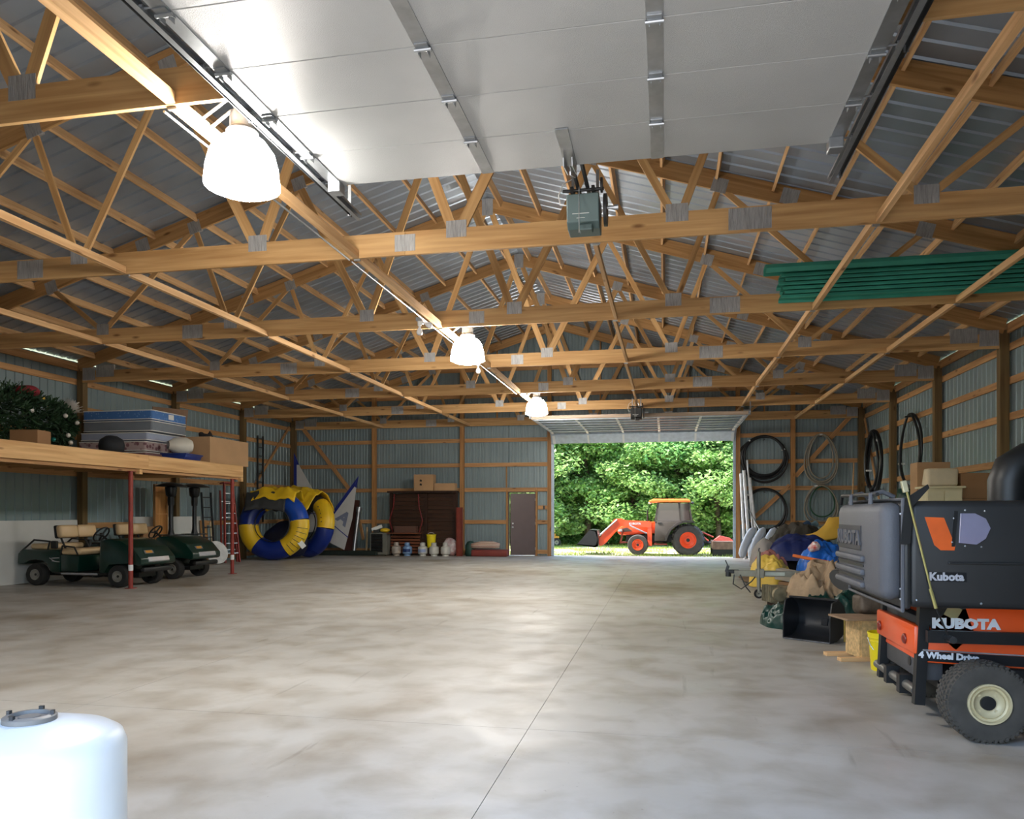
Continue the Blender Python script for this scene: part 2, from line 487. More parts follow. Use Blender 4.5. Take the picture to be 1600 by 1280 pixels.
# ---- roof: ribbed sheets and purlins
ceil = thing('ceiling', 'galvanised ribbed steel roof on timber purlins above the trusses', 'ceiling', kind='structure')
L_s = math.sqrt(1 + SL * SL)
for sgn in (-1, 1):
    for a, b in cuts(YN - 0.3, YF + 0.3, []):
        ribs(a, b, lambda u: 0.0, lambda u: HALF + 0.65,
             lambda u, v, n: V((XC + sgn * (v + 0.0), u, low(XC + sgn * v) + 0.312 + n)), 'panel', ROOFM, ceil, dep=0.026, pitch=0.3048, minor=False, big=0.036)
    for k in range(7):
        for i in range(12):
            d = 0.30 + i * 0.848
            x = XC + sgn * d
            z = low(x) + 0.31 - 0.075
            beam('purlin', (x, YT[k + 1] + 0.022, z), (x, YT[k] - 0.022, z), 0.042, 0.145, PALE, ceil,
                 up=(sgn * SL, 0, 1))
bm = B(); prism(bm, [(-0.22, -0.065), (0, 0.01), (0.22, -0.065), (0.22, -0.06), (0, 0.015), (-0.22, -0.06)], YF - YN + 0.6, AT(XC, (YF + YN) / 2, roofz(XC) + 0.02, XZ)); part('ridge_cap', bm, ROOFM, ceil)

# ---- trusses
BJ = [1.29, 3.86, 6.45]
TJ = [2.55, 4.57, 7.55]
where = ['at the far gable wall', 'nearest the far overhead door', 'just before the farthest lamp', 'just beyond the middle lamp',
         'behind the green channels, just before the middle lamp', 'directly behind the green door motor', 'above the white door, before the nearest lamp', 'at the near gable wall']
def truss(k):
    Y = YT[k]
    t = thing('roof_truss', 'wide timber roof truss with nail plates ' + where[k], 'truss', (XC, Y, 4.65), group='timber roof trusses')
    z0 = 4.65; zc = z0 + 0.14
    cutx = [XC - HALF, -8.33, -3.07, 0.93, XC + HALF]
    for a, b in zip(cutx, cutx[1:]):
        beam('bottom_chord', (a + 0.002, Y, zc), (b - 0.002, Y, zc), 0.040, 0.28, PINE, t)
    for s in (-1, 1):
        a = V((XC + s * (HALF + 0.1), Y, low(XC + s * (HALF + 0.1)) + 0.15)); b = V((XC + s * 0.002, Y, low(XC) + 0.15))
        mid = a.lerp(b, 0.45)
        beam('top_chord', a, mid, 0.042, 0.285, PINE_D, t); beam('top_chord', mid, b, 0.042, 0.285, PINE_D, t)
    def bj(i, s): return V((XC + s * BJ[i], Y, z0 + 0.25))
    def tj(d, s): return V((XC + s * d, Y, low(XC + s * d) + 0.06))
    for s in (-1, 1):
        prs = [(bj(0, s), tj(0.06, s), 0.12), (bj(0, s), tj(TJ[0], s), 0.13), (bj(1, s), tj(TJ[0], s), 0.09), (bj(1, s), tj(TJ[1], s), 0.09),
               (bj(2, s), tj(TJ[1], s), 0.09), (bj(2, s), tj(TJ[2], s), 0.085)]
        for p, q, w in prs:
            d = (q - p).normalized(); side = -0.05 if q.x < p.x else 0.05
            beam('web', p + V((side, 0, 0.02)), q - d * 0.02, w, 0.034, PINE, t, up=(0, 1, 0))
    def plate(x, z, w, h, ry=0.0):
        M = WM[t].inverted() @ (Matrix.Translation((x, Y, z)) @ Matrix.Rotation(ry, 4, 'Y'))
        part('connector_plate', boxmesh(w, 0.048, h, PLATE), PLATE, t, M=M)
    for s in (-1, 1):
        for i in range(3): plate(XC + s * BJ[i], z0 + 0.27, 0.25, 0.2)
        for d in TJ: plate(XC + s * d, low(XC + s * d) + 0.08, 0.24, 0.22, s * math.atan(SL))
        plate(XC + s * 5.62, low(XC + s * 5.62) + 0.14, 0.26, 0.24, s * math.atan(SL))
        plate(XC + s * (HALF - 0.62), z0 + 0.26, 0.48, 0.28); plate(XC + s * (HALF - 0.18), z0 + 0.2, 0.34, 0.3)
    plate(XC, low(XC) + 0.1, 0.24, 0.36)
    plate(0.93, z0 + 0.145, 0.46, 0.24); plate(-3.07, z0 + 0.145, 0.26, 0.2); plate(-8.33, z0 + 0.145, 0.4, 0.24)
    return t
for k in range(8): truss(k)

# ---- long 2x4 braces under the bottom chords (one run = one thing, a board per bay)
def brace_run(x, k0, k1, label, w=0.06, h=0.09, mat=PALE, z=4.66, clip=True):
    t = thing('ceiling_brace', label, 'timber brace', (x, YT[k0], z), group='long ceiling braces')
    for k in range(k0, k1):
        y1, y0 = YT[k] - 0.03, YT[k + 1] + 0.03
        dx = rnd.uniform(-0.02, 0.02)
        beam('board', (x + dx, y0, z + 0.035), (x - dx, y1, z + 0.035), w, h, mat, t)
        if clip:
            bm = B(); box(bm, (0, 0, 0), (0.075, 0.03, 0.1)); part('hanger_clip', bm, GALV, t, M=WM[t].inverted() @ Matrix.Translation((x, y0 - 0.006, z + 0.02)))
    return t
brace_run(XC + 0.02, 0, 7, 'long pale timber brace carrying the three lamps under the trusses', w=0.075)
brace_run(-6.9, 0, 7, 'long pale timber brace left of the lamp row')
brace_run(-10.2, 0, 6, 'long pale timber brace running above the storage loft')
brace_run(2.24, 0, 6, 'long pale timber brace crossing in front of the green channels midway')
brace_run(4.27, 0, 6, 'long pale timber brace nearest the right wall')
brace_run(-0.78, 1, 5, 'narrow pale timber strip between the two door motors', w=0.05, h=0.08)

# ================================================================ DOORS
PANELW = pbr('door_panel_white', (172, 174, 174), 0.42, 0.0, 0.04, 2.0, 0.25, 160)
PANELB = pbr('door_panel_shaded', (96, 112, 126), 0.4, 0.2, 0.05, 2.0)  # far door: shade between the struts is put into this darker colour
# ---- near overhead door, rolled up under the roof
d1 = thing('door_1', 'large white sectional overhead door rolled up above the foreground', 'door', (XC, 2.0, 0), kind='structure')
I1 = WM[d1].inverted()
dx0, dx1, dz = -2.90, 1.365, 4.45
ys = [6.44 - 0.61 * i for i in range(8)]
for i, (a, b) in enumerate(zip(ys[1:], ys)):
    if a < 2.0: a = 2.0
    s = part('section', box(B(), ((dx0 + dx1) / 2, (a + b) / 2 + 0.0, dz + 0.022), (dx1 - dx0, b - a - 0.006, 0.044), bev=0.003, seg=1), PANELW, d1, M=I1)
    for j in range(4):
        x = dx0 + (dx1 - dx0) * j / 3.0
        x = min(max(x, dx0 + 0.05), dx1 - 0.05)
        part('stile', box(B(), (x, (a + b) / 2, dz - 0.004), (0.10, b - a - 0.012, 0.006)), GALV, s)
        if i < 6:
            bm = B(); box(bm, (x, a, dz - 0.012), (0.085, 0.1, 0.008)); cyl(bm, (x - 0.055, a, dz - 0.024), (x + 0.055, a, dz - 0.024), 0.012, n=8)
            box(bm, (x - 0.03, a + .03, dz - 0.03), (0.006, 0.05, 0.035)); box(bm, (x + 0.03, a + .03, dz - 0.03), (0.006, 0.05, 0.035))
            part('hinge', bm, GALV, s)
    if a <= 2.0: break
def track(bm, pts, sx):
    for p, q in zip(pts, pts[1:]):
        p, q = V(p), V(q); d = (q - p).normalized(); n = V((0, -d.z, d.y)); m = (p + q) / 2; L = (q - p).length
        ang = math.atan2(d.z, d.y)
        box(bm, m + V((sx * 0.035, 0, 0)), (0.004, L + 0.01, 0.06), rx=ang)
        box(bm, m + V((sx * 0.012, 0, 0)) + n * 0.03, (0.046, L + 0.01, 0.004), rx=ang)
        box(bm, m + V((sx * 0.016, 0, 0)) - n * 0.03, (0.038, L + 0.01, 0.004), rx=ang)
        box(bm, m + V((-sx * 0.008, 0, 0)) + n * 0.02, (0.004, L + 0.01, 0.02), rx=ang)
for sx, x in ((-1, dx0 - 0.06), (1, dx1 + 0.06)):
    bm = B(); track(bm, [(x, 1.62, 0.1), (x, 1.62, 4.0)], sx)
    arc = [(x, 1.62 + 0.45 * (1 - math.cos(t)), 4.0 + 0.45 * math.sin(t) + 0.02) for t in [PI / 2 * i / 6 for i in range(7)]]
    track(bm, arc, sx); track(bm, [arc[-1], (x, 7.22, 4.475)], sx)
    tr = part('track', bm, GALV, d1, M=I1)
    bm = B(); box(bm, (x + sx * 0.06, 4.6, 4.52), (0.05, 5.2, 0.005)); box(bm, (x + sx * 0.085, 4.6, 4.495), (0.005, 5.2, 0.05)); part('track_angle', bm, STEELD, d1, M=I1)
    for y in ys[:6]:
        bm = B(); cyl(bm, (x - sx * 0.1, y - .02, 4.47), (x + sx * 0.02, y - .02, 4.47), 0.008, n=6); cyl(bm, (x, y - .02, 4.47), (x + sx * 0.025, y - .02, 4.47), 0.024, n=10)
        part('roller', bm, GALV, d1, M=I1)
    part('top_bracket', box(B(), (x - sx * 0.12, 6.38, 4.40), (0.11, 0.12, 0.09), bev=0.008), GALV, d1, M=I1)
    for y in (5.3, 7.15):
        bm = B(); box(bm, (x + sx * 0.085, y, 4.62), (0.032, 0.004, 0.3)); part('hanger_strap', bm, GALV, d1, M=I1)
part('operator_bracket', box(B(), (-0.765, 6.1, dz - 0.01), (0.10, 0.62, 0.012)), GALV, d1, M=I1)
bm = B(); box(bm, (-0.80, 6.34, 4.40), (0.008, 0.3, 0.07), rx=0.2); box(bm, (-0.73, 6.34, 4.40), (0.008, 0.3, 0.07), rx=0.2); box(bm, (-0.765, 6.55, 4.42), (0.012, 0.4, 0.03), rx=0.35)
part('door_arm', bm, GALV, d1, M=I1)

# ---- far overhead door, rolled up along its tracks
d2 = thing('door_2', 'far sectional overhead door rolled up, pale blue grey with struts', 'door', ((DL + DR) / 2, D, 0), kind='structure')
I2 = WM[d2].inverted()
path = [(22.62, 4.34)]
prof = [(22.70, 4.33), (23.36, 4.33), (24.02, 4.33), (24.68, 4.33), (25.34, 4.33), (26.0, 4.33), (26.56, 4.29), (26.96, 3.96)]
for i, ((y0, z0), (y1, z1)) in enumerate(zip(prof, prof[1:])):
    ang = math.atan2(z1 - z0, y1 - y0); L = math.hypot(z1 - z0, y1 - y0); cy, cz = (y0 + y1) / 2, (z0 + z1) / 2
    M = I2 @ TM(((DL + DR) / 2, cy, cz), rx=ang)
    s = part('section', box(B(), (0, 0, 0.02), (DR - DL - 0.04, L - 0.008, 0.04), bev=0.003, seg=1), PANELB if i < 6 else pbr('door_panel_lit', (190, 200, 210), .4, .1), d2, M=M)  # hanging section's brightness painted in with a paler copy of the panel
    bm = B()
    pass
    bm.free()
    for o in (-0.40,): part('strut', box(B(), (0, L * o, -0.02), (DR - DL - 0.1, 0.05, 0.04)), pbr('strut_lit', (186, 198, 208), .4, .2), s)  # lamp light on the struts painted in as a paler colour
    for j in range(6):
        x = (j - 2.5) / 2.5 * ((DR - DL) / 2 - 0.09)
        part('stile', box(B(), (x, 0, -0.026), (0.09 if j in (0, 5) else 0.07, L - 0.03, 0.008)), WHITE, s)
part('top_strut', box(B(), (0, 0, 0), (DR - DL + 0.02, 0.05, 0.10)), wood('weathered_header', (176, 158, 140), (140, 122, 104), axis=0, knots=False), d2, M=I2 @ Matrix.Translation(((DL + DR) / 2, 22.65, 4.36)))
for sx, x in ((-1, DL + 0.0), (1, DR - 0.0)):
    bm = B(); track(bm, [(x, 27.02, 0.02), (x, 27.02, 3.95)], sx)
    track(bm, [(x, 27.02, 3.95), (x, 26.9, 4.2), (x, 26.6, 4.36), (x, 22.5, 4.36)], sx); part('track', bm, pbr('track_pale', (170, 182, 194), .4, .3), d2, M=I2)
    part('jamb_trim', box(B(), (x + sx * 0.0, 27.12, 2.07), (0.09, 0.07, 4.14)), pbr('track_pale', (170, 182, 194)), d2, M=I2)
    bm = B(); box(bm, (x + sx * 0.04, 22.55, 4.5), (0.03, 0.005, 0.34)); part('hanger_strap', bm, GALV, d2, M=I2)

# ---- walk door standing ajar
BROWND = pbr('door_brown', (86, 70, 70), 0.42, 0.1, 0.06, 3)
d3 = thing('door_3', 'dark brown steel walk door standing slightly ajar in the far wall', 'door', (MR - 0.02, YF - 0.06, 0), rz=R(14), kind='structure')
lf = part('leaf', box(B(), (-0.45, 0, 1.12), (0.88, 0.045, 2.2), bev=0.006, seg=1), BROWND, d3)
bm = B(); lathe(bm, [(0.0, 0.075), (0.022, 0.07), (0.034, 0.05), (0.03, 0.03), (0.013, 0.022), (0.013, 0.008), (0.036, 0.006), (0.036, 0.0)], AT(-0.80, -0.023, 1.02, Matrix.Rotation(PI / 2, 4, 'X')), 16); part('knob', bm, GALV, lf, smooth=True)
bm = B(); lathe(bm, [(0, 0.02), (0.026, 0.018), (0.03, 0.0)], AT(-0.80, -0.023, 1.15, Matrix.Rotation(PI / 2, 4, 'X')), 14); part('deadbolt', bm, GALV, lf, smooth=True)
for z in (0.25, 1.15, 2.0):
    part('hinge', cyl(B(), (0.0, -0.03, z - 0.05), (0.0, -0.03, z + 0.05), 0.011, n=8), GALV, d3)
fr = thing('trim_1', 'dark steel frame around the walk door opening', 'door frame', ((ML + MR) / 2, YF, 0), kind='structure')
part('jamb', box(B(), (-0.485, -0.02, 1.14), (0.035, 0.13, 2.28)), BROWND, fr)
part('jamb', box(B(), (0.485, -0.02, 1.14), (0.035, 0.13, 2.28)), BROWND, fr)
part('head', box(B(), (0, -0.02, 2.265), (0.94, 0.13, 0.03)), BROWND, fr)

# ================================================================ LAMPS AND MOTORS
GLOW = bpy.data.materials.new('lamp_glow'); GLOW.use_nodes = True
_n = GLOW.node_tree.nodes; _b = _n['Principled BSDF']
_b.inputs['Base Color'].default_value = (1, 1, 1, 1); _b.inputs['Emission Color'].default_value = (1.0, 0.955, 0.88, 1); _b.inputs['Emission Strength'].default_value = LAMP_W
LENS = GLOW.copy(); LENS.name = 'lamp_lens'; LENS.node_tree.nodes['Principled BSDF'].inputs['Emission Strength'].default_value = LAMP_W * 1.6
ALU = pbr('cast_aluminium', (190, 192, 194), 0.4, 0.6, 0.08, 6)
def high_bay(y, label):
    t = thing('high_bay_lamp', label, 'lamp', (-3.38, y, 4.2), group='domed high bay lamps on the centre brace')
    bm = B(); lathe(bm, [(0, 0.60), (0.09, 0.60), (0.10, 0.57), (0.10, 0.47), (0.13, 0.44), (0.13, 0.40), (0, 0.40)], n=18); part('ballast_housing', bm, ALU, t, smooth=True)
    bm = B(); lathe(bm, [(0.10, 0.40), (0.19, 0.36), (0.255, 0.27), (0.285, 0.15), (0.30, 0.02), (0.30, 0.0)], n=20)
    part('dome', bm, GLOW, t, smooth=True)
    bm = B(); lathe(bm, [(0.30, 0.0), (0.22, -0.035), (0.10, -0.06), (0, -0.065)], n=20); part('lens', bm, LENS, t, smooth=True)
    bm = B(); tube(bm, [(0.0, 0, 0.60), (0, 0, 0.63), (-0.1, 0, 0.63), (-0.30, 0, 0.50)], 0.014, 6); part('mounting_arm', bm, ALU, t, smooth=True)
    bm = B(); tube(bm, [(-0.3, -0.25, 0.47), (-0.2, -0.25, 0.45), (-0.05, -0.12, 0.66), (0.0, -0.06, 0.58)], 0.012, 6); part('cable', bm, WHITE, t, smooth=True)
    return t
for y, l in ((5.75, 'blazing white domed high bay lamp nearest the front, beside the door track'),
             (13.1, 'glowing white domed high bay lamp, middle one of the row'),
             (20.55, 'glowing white domed high bay lamp nearest the far overhead door')):
    high_bay(y, l)
CERAM = pbr('porcelain', (228, 228, 224), 0.3, 0, 0.03, 3)
BULB = pbr('bulb_glass', (235, 236, 238), 0.15, 0.0, 0.02, 3)
def bulb_fixture(x, y, n, label):
    t = thing('bulb_fixture', label, 'light bulb', (x, y, 4.64), group='small bulb holders on the centre brace')
    part('junction_box', box(B(), (0, 0, -0.03), (0.1, 0.1, 0.06), bev=0.006, seg=1), GALV, t)
    for i in range(n):
        a = V((0, 0, -1)) if i == 0 else V((0.9, 0.0, -0.35)).normalized()
        p = V((0, 0, -0.06))
        h = part('lampholder', cyl(B(), p, p + a * 0.07, 0.035, 0.03, 12), CERAM, t, smooth=True)
        bm = B(); Mq = Matrix.Translation(p + a * 0.07) @ a.to_track_quat('Z', 'Y').to_matrix().to_4x4()
        lathe(bm, [(0.014, 0), (0.018, 0.03), (0.045, 0.075), (0.052, 0.11), (0.035, 0.145), (0, 0.155)], Mq, 14); part('bulb', bm, BULB, h, smooth=True)
bulb_fixture(-3.82, 11.75, 2, 'small bare bulbs on a junction box before the middle lamp')
bulb_fixture(-3.70, 15.2, 1, 'small bare bulb hanging just beyond the middle lamp')
cd_ = thing('electrical_conduit', 'thin grey conduit running along the lamp brace', 'conduit', (XC - 0.06, 6, 4.63))
for k in range(2, 6):
    part('pipe', tube(B(), [(0, YT[k + 1] - 6 + 0.03, 0), (0, YT[k] - 6 - 0.03, 0)], 0.011, 6), GALV, cd_, smooth=True)
for y in (7, 9.7, 11.2, 14.2, 17.5, 19.1):
    part('strap', box(B(), (0, y - 6, 0.012), (0.05, 0.02, 0.012)), GALV, cd_)

TEAL = pbr('motor_green_grey', (84, 102, 102), 0.45, 0.2, 0.06, 4)
def opener(loc, col, label, s=1.0):
    t = thing('door_operator', label, 'motor', loc, group='overhead door motors')
    w = 0.155
    prf = [(-0.17, 0.13), (-0.12, -0.12), (-0.05, -0.17), (0.16, -0.17), (0.18, -0.10), (0.18, 0.13)]
    bm = B(); prism(bm, prf, 2 * w, YZ, bev=0.01); part('housing', bm, col, t)
    part('end_cap', box(B(), (0.03, -0.11, -0.185), (0.13, 0.10, 0.06), bev=0.012), col, t)
    bm = B(); box(bm, (-0.10, -0.0, 0.17), (0.03, 0.34, 0.06)); box(bm, (0.10, -0.0, 0.17), (0.03, 0.34, 0.06)); cyl(bm, (-0.19, -0.14, 0.17), (0.2, -0.14, 0.17), 0.016, n=8); part('frame', bm, BLACK, t)
    rl = part('rail', B() if False else tube(tube(B(), [(-0.045, 0, 0.2), (-0.045, -2.3 * s, 0.17)], 0.02, 6), [(0.045, 0, 0.2), (0.045, -2.3 * s, 0.17)], 0.02, 6), STEELD, t) if s > 0 else None
    bm = B(); cyl(bm, (0.195, -0.05, 0.0), (0.225, -0.05, 0.0), 0.15, n=24); part('flywheel', bm, BLACK, t, smooth=True)
    bm = B(); cyl(bm, (0.225, -0.05, 0.02), (0.30, -0.05, 0.02), 0.016, n=8); cyl(bm, (0.29, -0.05, 0.02), (0.33, -0.05, 0.02), 0.026, n=8); part('shaft', bm, GALV, t)
    bm = B(); cyl(bm, (0.17, -0.15, 0.2), (0.19, -0.15, 0.2), 0.07, n=18); part('sprocket', bm, BLACK, t, smooth=True)
    bm = B(); tube(bm, [(-0.03, -0.18, 0.2), (-0.03, -0.185, 0.0), (-0.028, -0.19, -0.25)], 0.004, 5); part('pull_chain', bm, ALU, t)
    bm = B(); tube(bm, [(-0.15, -0.1, 0.05), (-0.22, -0.1, 0.06), (-0.24, -0.08, 0.16), (-0.2, -0.05, 0.28), (-0.12, 0, 0.34)], 0.006, 5); part('cable', bm, WHITE, t, smooth=True)
    bm = B()
    bm.free()
    for sx in (-1, 1): part('hanger', box(B(), (sx * 0.12, 0.10, 0.30), (0.03, 0.006, 0.32)), GALV, t)
    lg = WHITE
    bm = B(); box(bm, (-0.02, -0.134, -0.045), (0.16, 0.003, 0.008), rx=-0.2); part('label_strip', bm, lg, t)
    bm = B(); box(bm, (-0.02, -0.126, -0.085), (0.08, 0.003, 0.006), rx=-0.2); part('label_strip', bm, lg, t)
    return t
opener((-0.76, 7.45, 4.43), TEAL, 'grey green door motor hanging below the rolled up white door')
o2 = opener((-0.78, 22.2, 4.36), BLACK, 'black door motor hanging above the far overhead door', s=0)
bm = B(); tube(bm, [(-0.06, 0, 0.2), (0.0, 0.6, 0.25), (0, 4.7, 0.25)], 0.02, 6); part('rail', bm, GALV, o2)
bm = B(); tube(bm, [(-0.1, 0, 0.15), (0.0, 0, 0.42), (0.1, 0, 0.15)], 0.014, 6); part('hanger_frame', bm, GALV, o2)

# ---- green steel channels stored on the right braces
GREENM = pbr('green_painted_steel', (64, 158, 136), 0.5, 0.15, 0.10, 2.5)
gx0, gx1 = 1.62, 6.05
names = ['second from the top of', 'third from the top of', 'in the middle of', 'third from the bottom of', 'second from the bottom of', 'lowest of']
bm = B(); prism(bm, [(-0.15, -0.035), (-0.165, 0.03), (-0.14, 0.09), (-0.05, 0.12), (0.12, 0.12), (0.17, 0.09), (0.17, 0.0), (0.16, 0.0), (0.155, 0.08), (0.11, 0.105), (-0.045, 0.105), (-0.125, 0.08), (-0.148, 0.03), (-0.135, -0.035)], gx1 - gx0 + 0.12, AT((gx0 + gx1) / 2 - 0.06, 12.26, 5.18, YZ))
tag(part('green_channel', bm, GREENM), 'green rounded steel ridge channel on top of the stored green channels', 'steel channel', 'green steel channels on the roof braces')
for i in range(6):
    z = 5.075 - i * 0.064
    off = (0, 0.06, -0.03, 0.02, 0.05, 0.0)[i]
    bm = B(); prism(bm, [(-0.125, 0.002), (-0.13, 0.01), (-0.115, 0.05), (-0.09, 0.06), (0.14, 0.06), (0.18, 0.045), (0.18, 0.002), (0.17, 0.002), (0.165, 0.04), (0.13, 0.052), (-0.085, 0.052), (-0.105, 0.045), (-0.115, 0.01), (-0.11, 0.002)], gx1 - gx0 - 0.1, AT((gx0 + gx1) / 2 + 0.05 + off, 12.26 + rnd.uniform(-0.012, 0.012), z, YZ))
    tag(part('green_channel', bm, GREENM), 'long green steel channel, %s the stored stack' % names[i], 'steel channel', 'green steel channels on the roof braces')

# ================================================================ STORAGE LOFT
LX, LY0, LY1, LZ = -10.62, 8.0, 18.04, 2.74
REDP = pbr('red_oxide_paint', (142, 52, 42), 0.5, 0.1, 0.15, 5)
PLY = wood('plywood', (198, 160, 112), (176, 136, 90), axis=1, knots=False)
loft = thing('storage_loft', 'timber storage loft on red steel posts along the left wall', 'loft', (LX, LY1, 0))
IL = WM[loft].inverted()
FASC = wood('fascia_pine', (224, 182, 128), (196, 150, 98), rand=0.05)
beam('fascia_board', (LX + 0.02, LY0, LZ - 0.155), (LX + 0.02, 14.35, LZ - 0.155), 0.042, 0.29, FASC, loft)
beam('fascia_board', (LX + 0.02, 14.352, LZ - 0.16), (LX + 0.02, LY1, LZ - 0.16), 0.042, 0.285, FASC, loft)
beam('fascia_board', (LX - 0.02, LY1 - 0.021, LZ - 0.155), (XL + 0.22, LY1 - 0.021, LZ - 0.155), 0.042, 0.28, FASC, loft)
for i in range(17):
    y = LY1 - 0.35 - 0.6 * i
    if y > LY0: beam('joist', (LX - 0.01, y, LZ - 0.13), (XL + 0.22, y, LZ - 0.13), 0.04, 0.22, PINE_D, loft)
for i in range(9):
    y1 = LY1 - 1.22 * i; y0 = max(LY0, y1 - 1.215)
    if y1 > LY0: part('deck_sheet', box(B(), ((LX + XL + 0.26) / 2, (y0 + y1) / 2, LZ - 0.009), (LX - XL - 0.22, y1 - y0, 0.018)), PLY, loft, M=IL)
beam('carrying_beam', (LX - 0.06, LY0, LZ - 0.33), (LX - 0.06, LY1 - 0.12, LZ - 0.33), 0.08, 0.07, GIRT, loft)
part('beam_end', box(B(), (LX - 0.0, LY1 - 0.06, LZ - 0.36), (0.1, 0.09, 0.1)), FASC, loft, M=IL)
part('beam_end', box(B(), (LX - 0.0, 14.1, LZ - 0.36), (0.1, 0.09, 0.1)), FASC, loft, M=IL)
for y in (10.2, 13.85, 17.6):
    p = part('post', tube(B(), [(LX, y, 0.0), (LX, y, LZ - 0.36)], 0.045, 14), REDP, loft, smooth=True, M=IL)
    part('band', tube(B(), [(LX, y, 0.36), (LX, y, 0.48)], 0.0465, 14), WHITE, p, smooth=True)
    part('base_plate', box(B(), (LX, y, 0.006), (0.16, 0.16, 0.012)), REDP, p)
    part('cap_plate', box(B(), (LX - 0.02, y, LZ - 0.365), (0.16, 0.16, 0.012)), REDP, p)

# ================================================================ WHEELS AND GOLF CARTS
def wheel(parent, loc, r, w, rim, rimmat, name='wheel', side=-1, lug=0, holes=0, n=32, tyre=None, turf=0):
    """tyre (lathe about local Y) with rim as its sub-part; side = direction of the outer face along Y"""
    Mx = Matrix.Translation(V(loc)) @ Matrix.Rotation(-PI / 2 * 1.0, 4, 'X')      # local z -> +y
    h = w / 2
    bm = B()
    lathe(bm, [(rim, -h * 0.8), (r * 0.86, -h), (r * 0.95, -h * 0.92), (r, -h * 0.62), (r, h * 0.62), (r * 0.95, h * 0.92), (r * 0.86, h), (rim, h * 0.8)], Mx, n)
    t = part(name, bm, tyre or RUBBER, parent, smooth=True)
    if lug:
        bm = B()
        for i in range(lug):
            a = 2 * PI * i / lug
            for sd in (-1, 1):
                p = Mx @ V((math.cos(a + sd * 0.08) * (r + 0.012), math.sin(a + sd * 0.08) * (r + 0.012), sd * h * 0.42))
                m = Matrix.Translation(p) @ (Mx.to_3x3() @ (Matrix.Rotation(a, 3, 'Z') @ Matrix.Rotation(sd * 0.7, 3, 'X'))).to_4x4() @ Matrix.Diagonal((0.05, 0.045, h * 1.05, 1))
                bmesh.ops.create_cube(bm, size=1, matrix=m)
        part('tread', bm, tyre or RUBBER, t, kind='stuff')
    if turf:
        bm = B()
        for i in range(turf):
            for k in range(5):
                a = 2 * PI * (i + .5 * (k % 2)) / turf; zz = (k - 2) * h * .36; rr = r * (1.004 if abs(k - 2) < 2 else .985)
                m = Matrix.Translation(Mx @ V((math.cos(a) * rr, math.sin(a) * rr, zz))) @ (Mx.to_3x3() @ Matrix.Rotation(a, 3, 'Z')).to_4x4() @ Matrix.Diagonal((.014, 2 * PI * r / turf * .6, h * .26, 1))
                bmesh.ops.create_cube(bm, size=1, matrix=m)
            for zz in (-1, 1):
                a = 2 * PI * i / turf
                m = Matrix.Translation(Mx @ V((math.cos(a) * r * .925, math.sin(a) * r * .925, zz * h * .95))) @ (Mx.to_3x3() @ Matrix.Rotation(a, 3, 'Z')).to_4x4() @ Matrix.Diagonal((r * .07, 2 * PI * r / turf * .45, .012, 1))
                bmesh.ops.create_cube(bm, size=1, matrix=m)
        part('tread', bm, tyre or RUBBER, t, kind='stuff')
    s = side
    bm = B(); q = [(rim * 1.02, s * h * 0.8), (rim * 1.0, s * h * 0.95), (rim * 0.92, s * h * 0.93), (rim * 0.82, s * h * 0.6), (rim * 0.45, s * h * 0.45), (rim * 0.42, s * h * 0.62), (0, s * h * 0.62)]
    if holes: q = [(rim * 1.03, s * h * .78), (rim * 1.04, s * h * 1.0), (rim * .95, s * h * 1.0), (rim * .9, s * h * .8), (rim * .8, s * h * .74), (rim * .74, s * h * .86), (rim * .68, s * h * .72), (rim * .4, s * h * .56), (0, s * h * .56)]
    lathe(bm, q, Mx, n); part('rim', bm, rimmat, t, smooth=True)
    bm = B(); hr = .36 if holes else .22; lathe(bm, [(rim * hr, s * h * 0.4), (rim * hr, s * h * 0.74), (0, s * h * 0.76)], Mx, 18); part('hub', bm, BLACK, t, smooth=True)
    for i in range(holes):
        a = 2 * PI * i / holes + PI / 4
        bm = B(); lathe(bm, [(rim * 0.09, s * h * 0.5), (rim * 0.09, s * h * 0.66), (0, s * h * 0.67)], Mx @ Matrix.Translation((rim * 0.58 * math.cos(a), rim * 0.58 * math.sin(a), 0)), 8)
        part('wheel_nut', bm, rimmat, t)
    return t
CARTG = pbr('cart_green', (10, 44, 36), 0.28, 0.0, 0.10, 2, coat=0.4)
VINYL = pbr('tan_vinyl', (206, 176, 134), 0.42, 0, 0.05, 3)
CARTRIM = pbr('cart_rim', (150, 146, 138), 0.4, 0.4, 0.1, 5)
SILV = pbr('silver_trim', (196, 198, 204), 0.25, 0.7, 0.05, 4)
GOLD = pbr('badge_gold', (206, 150, 60), 0.4, 0.3, 0.05, 4)
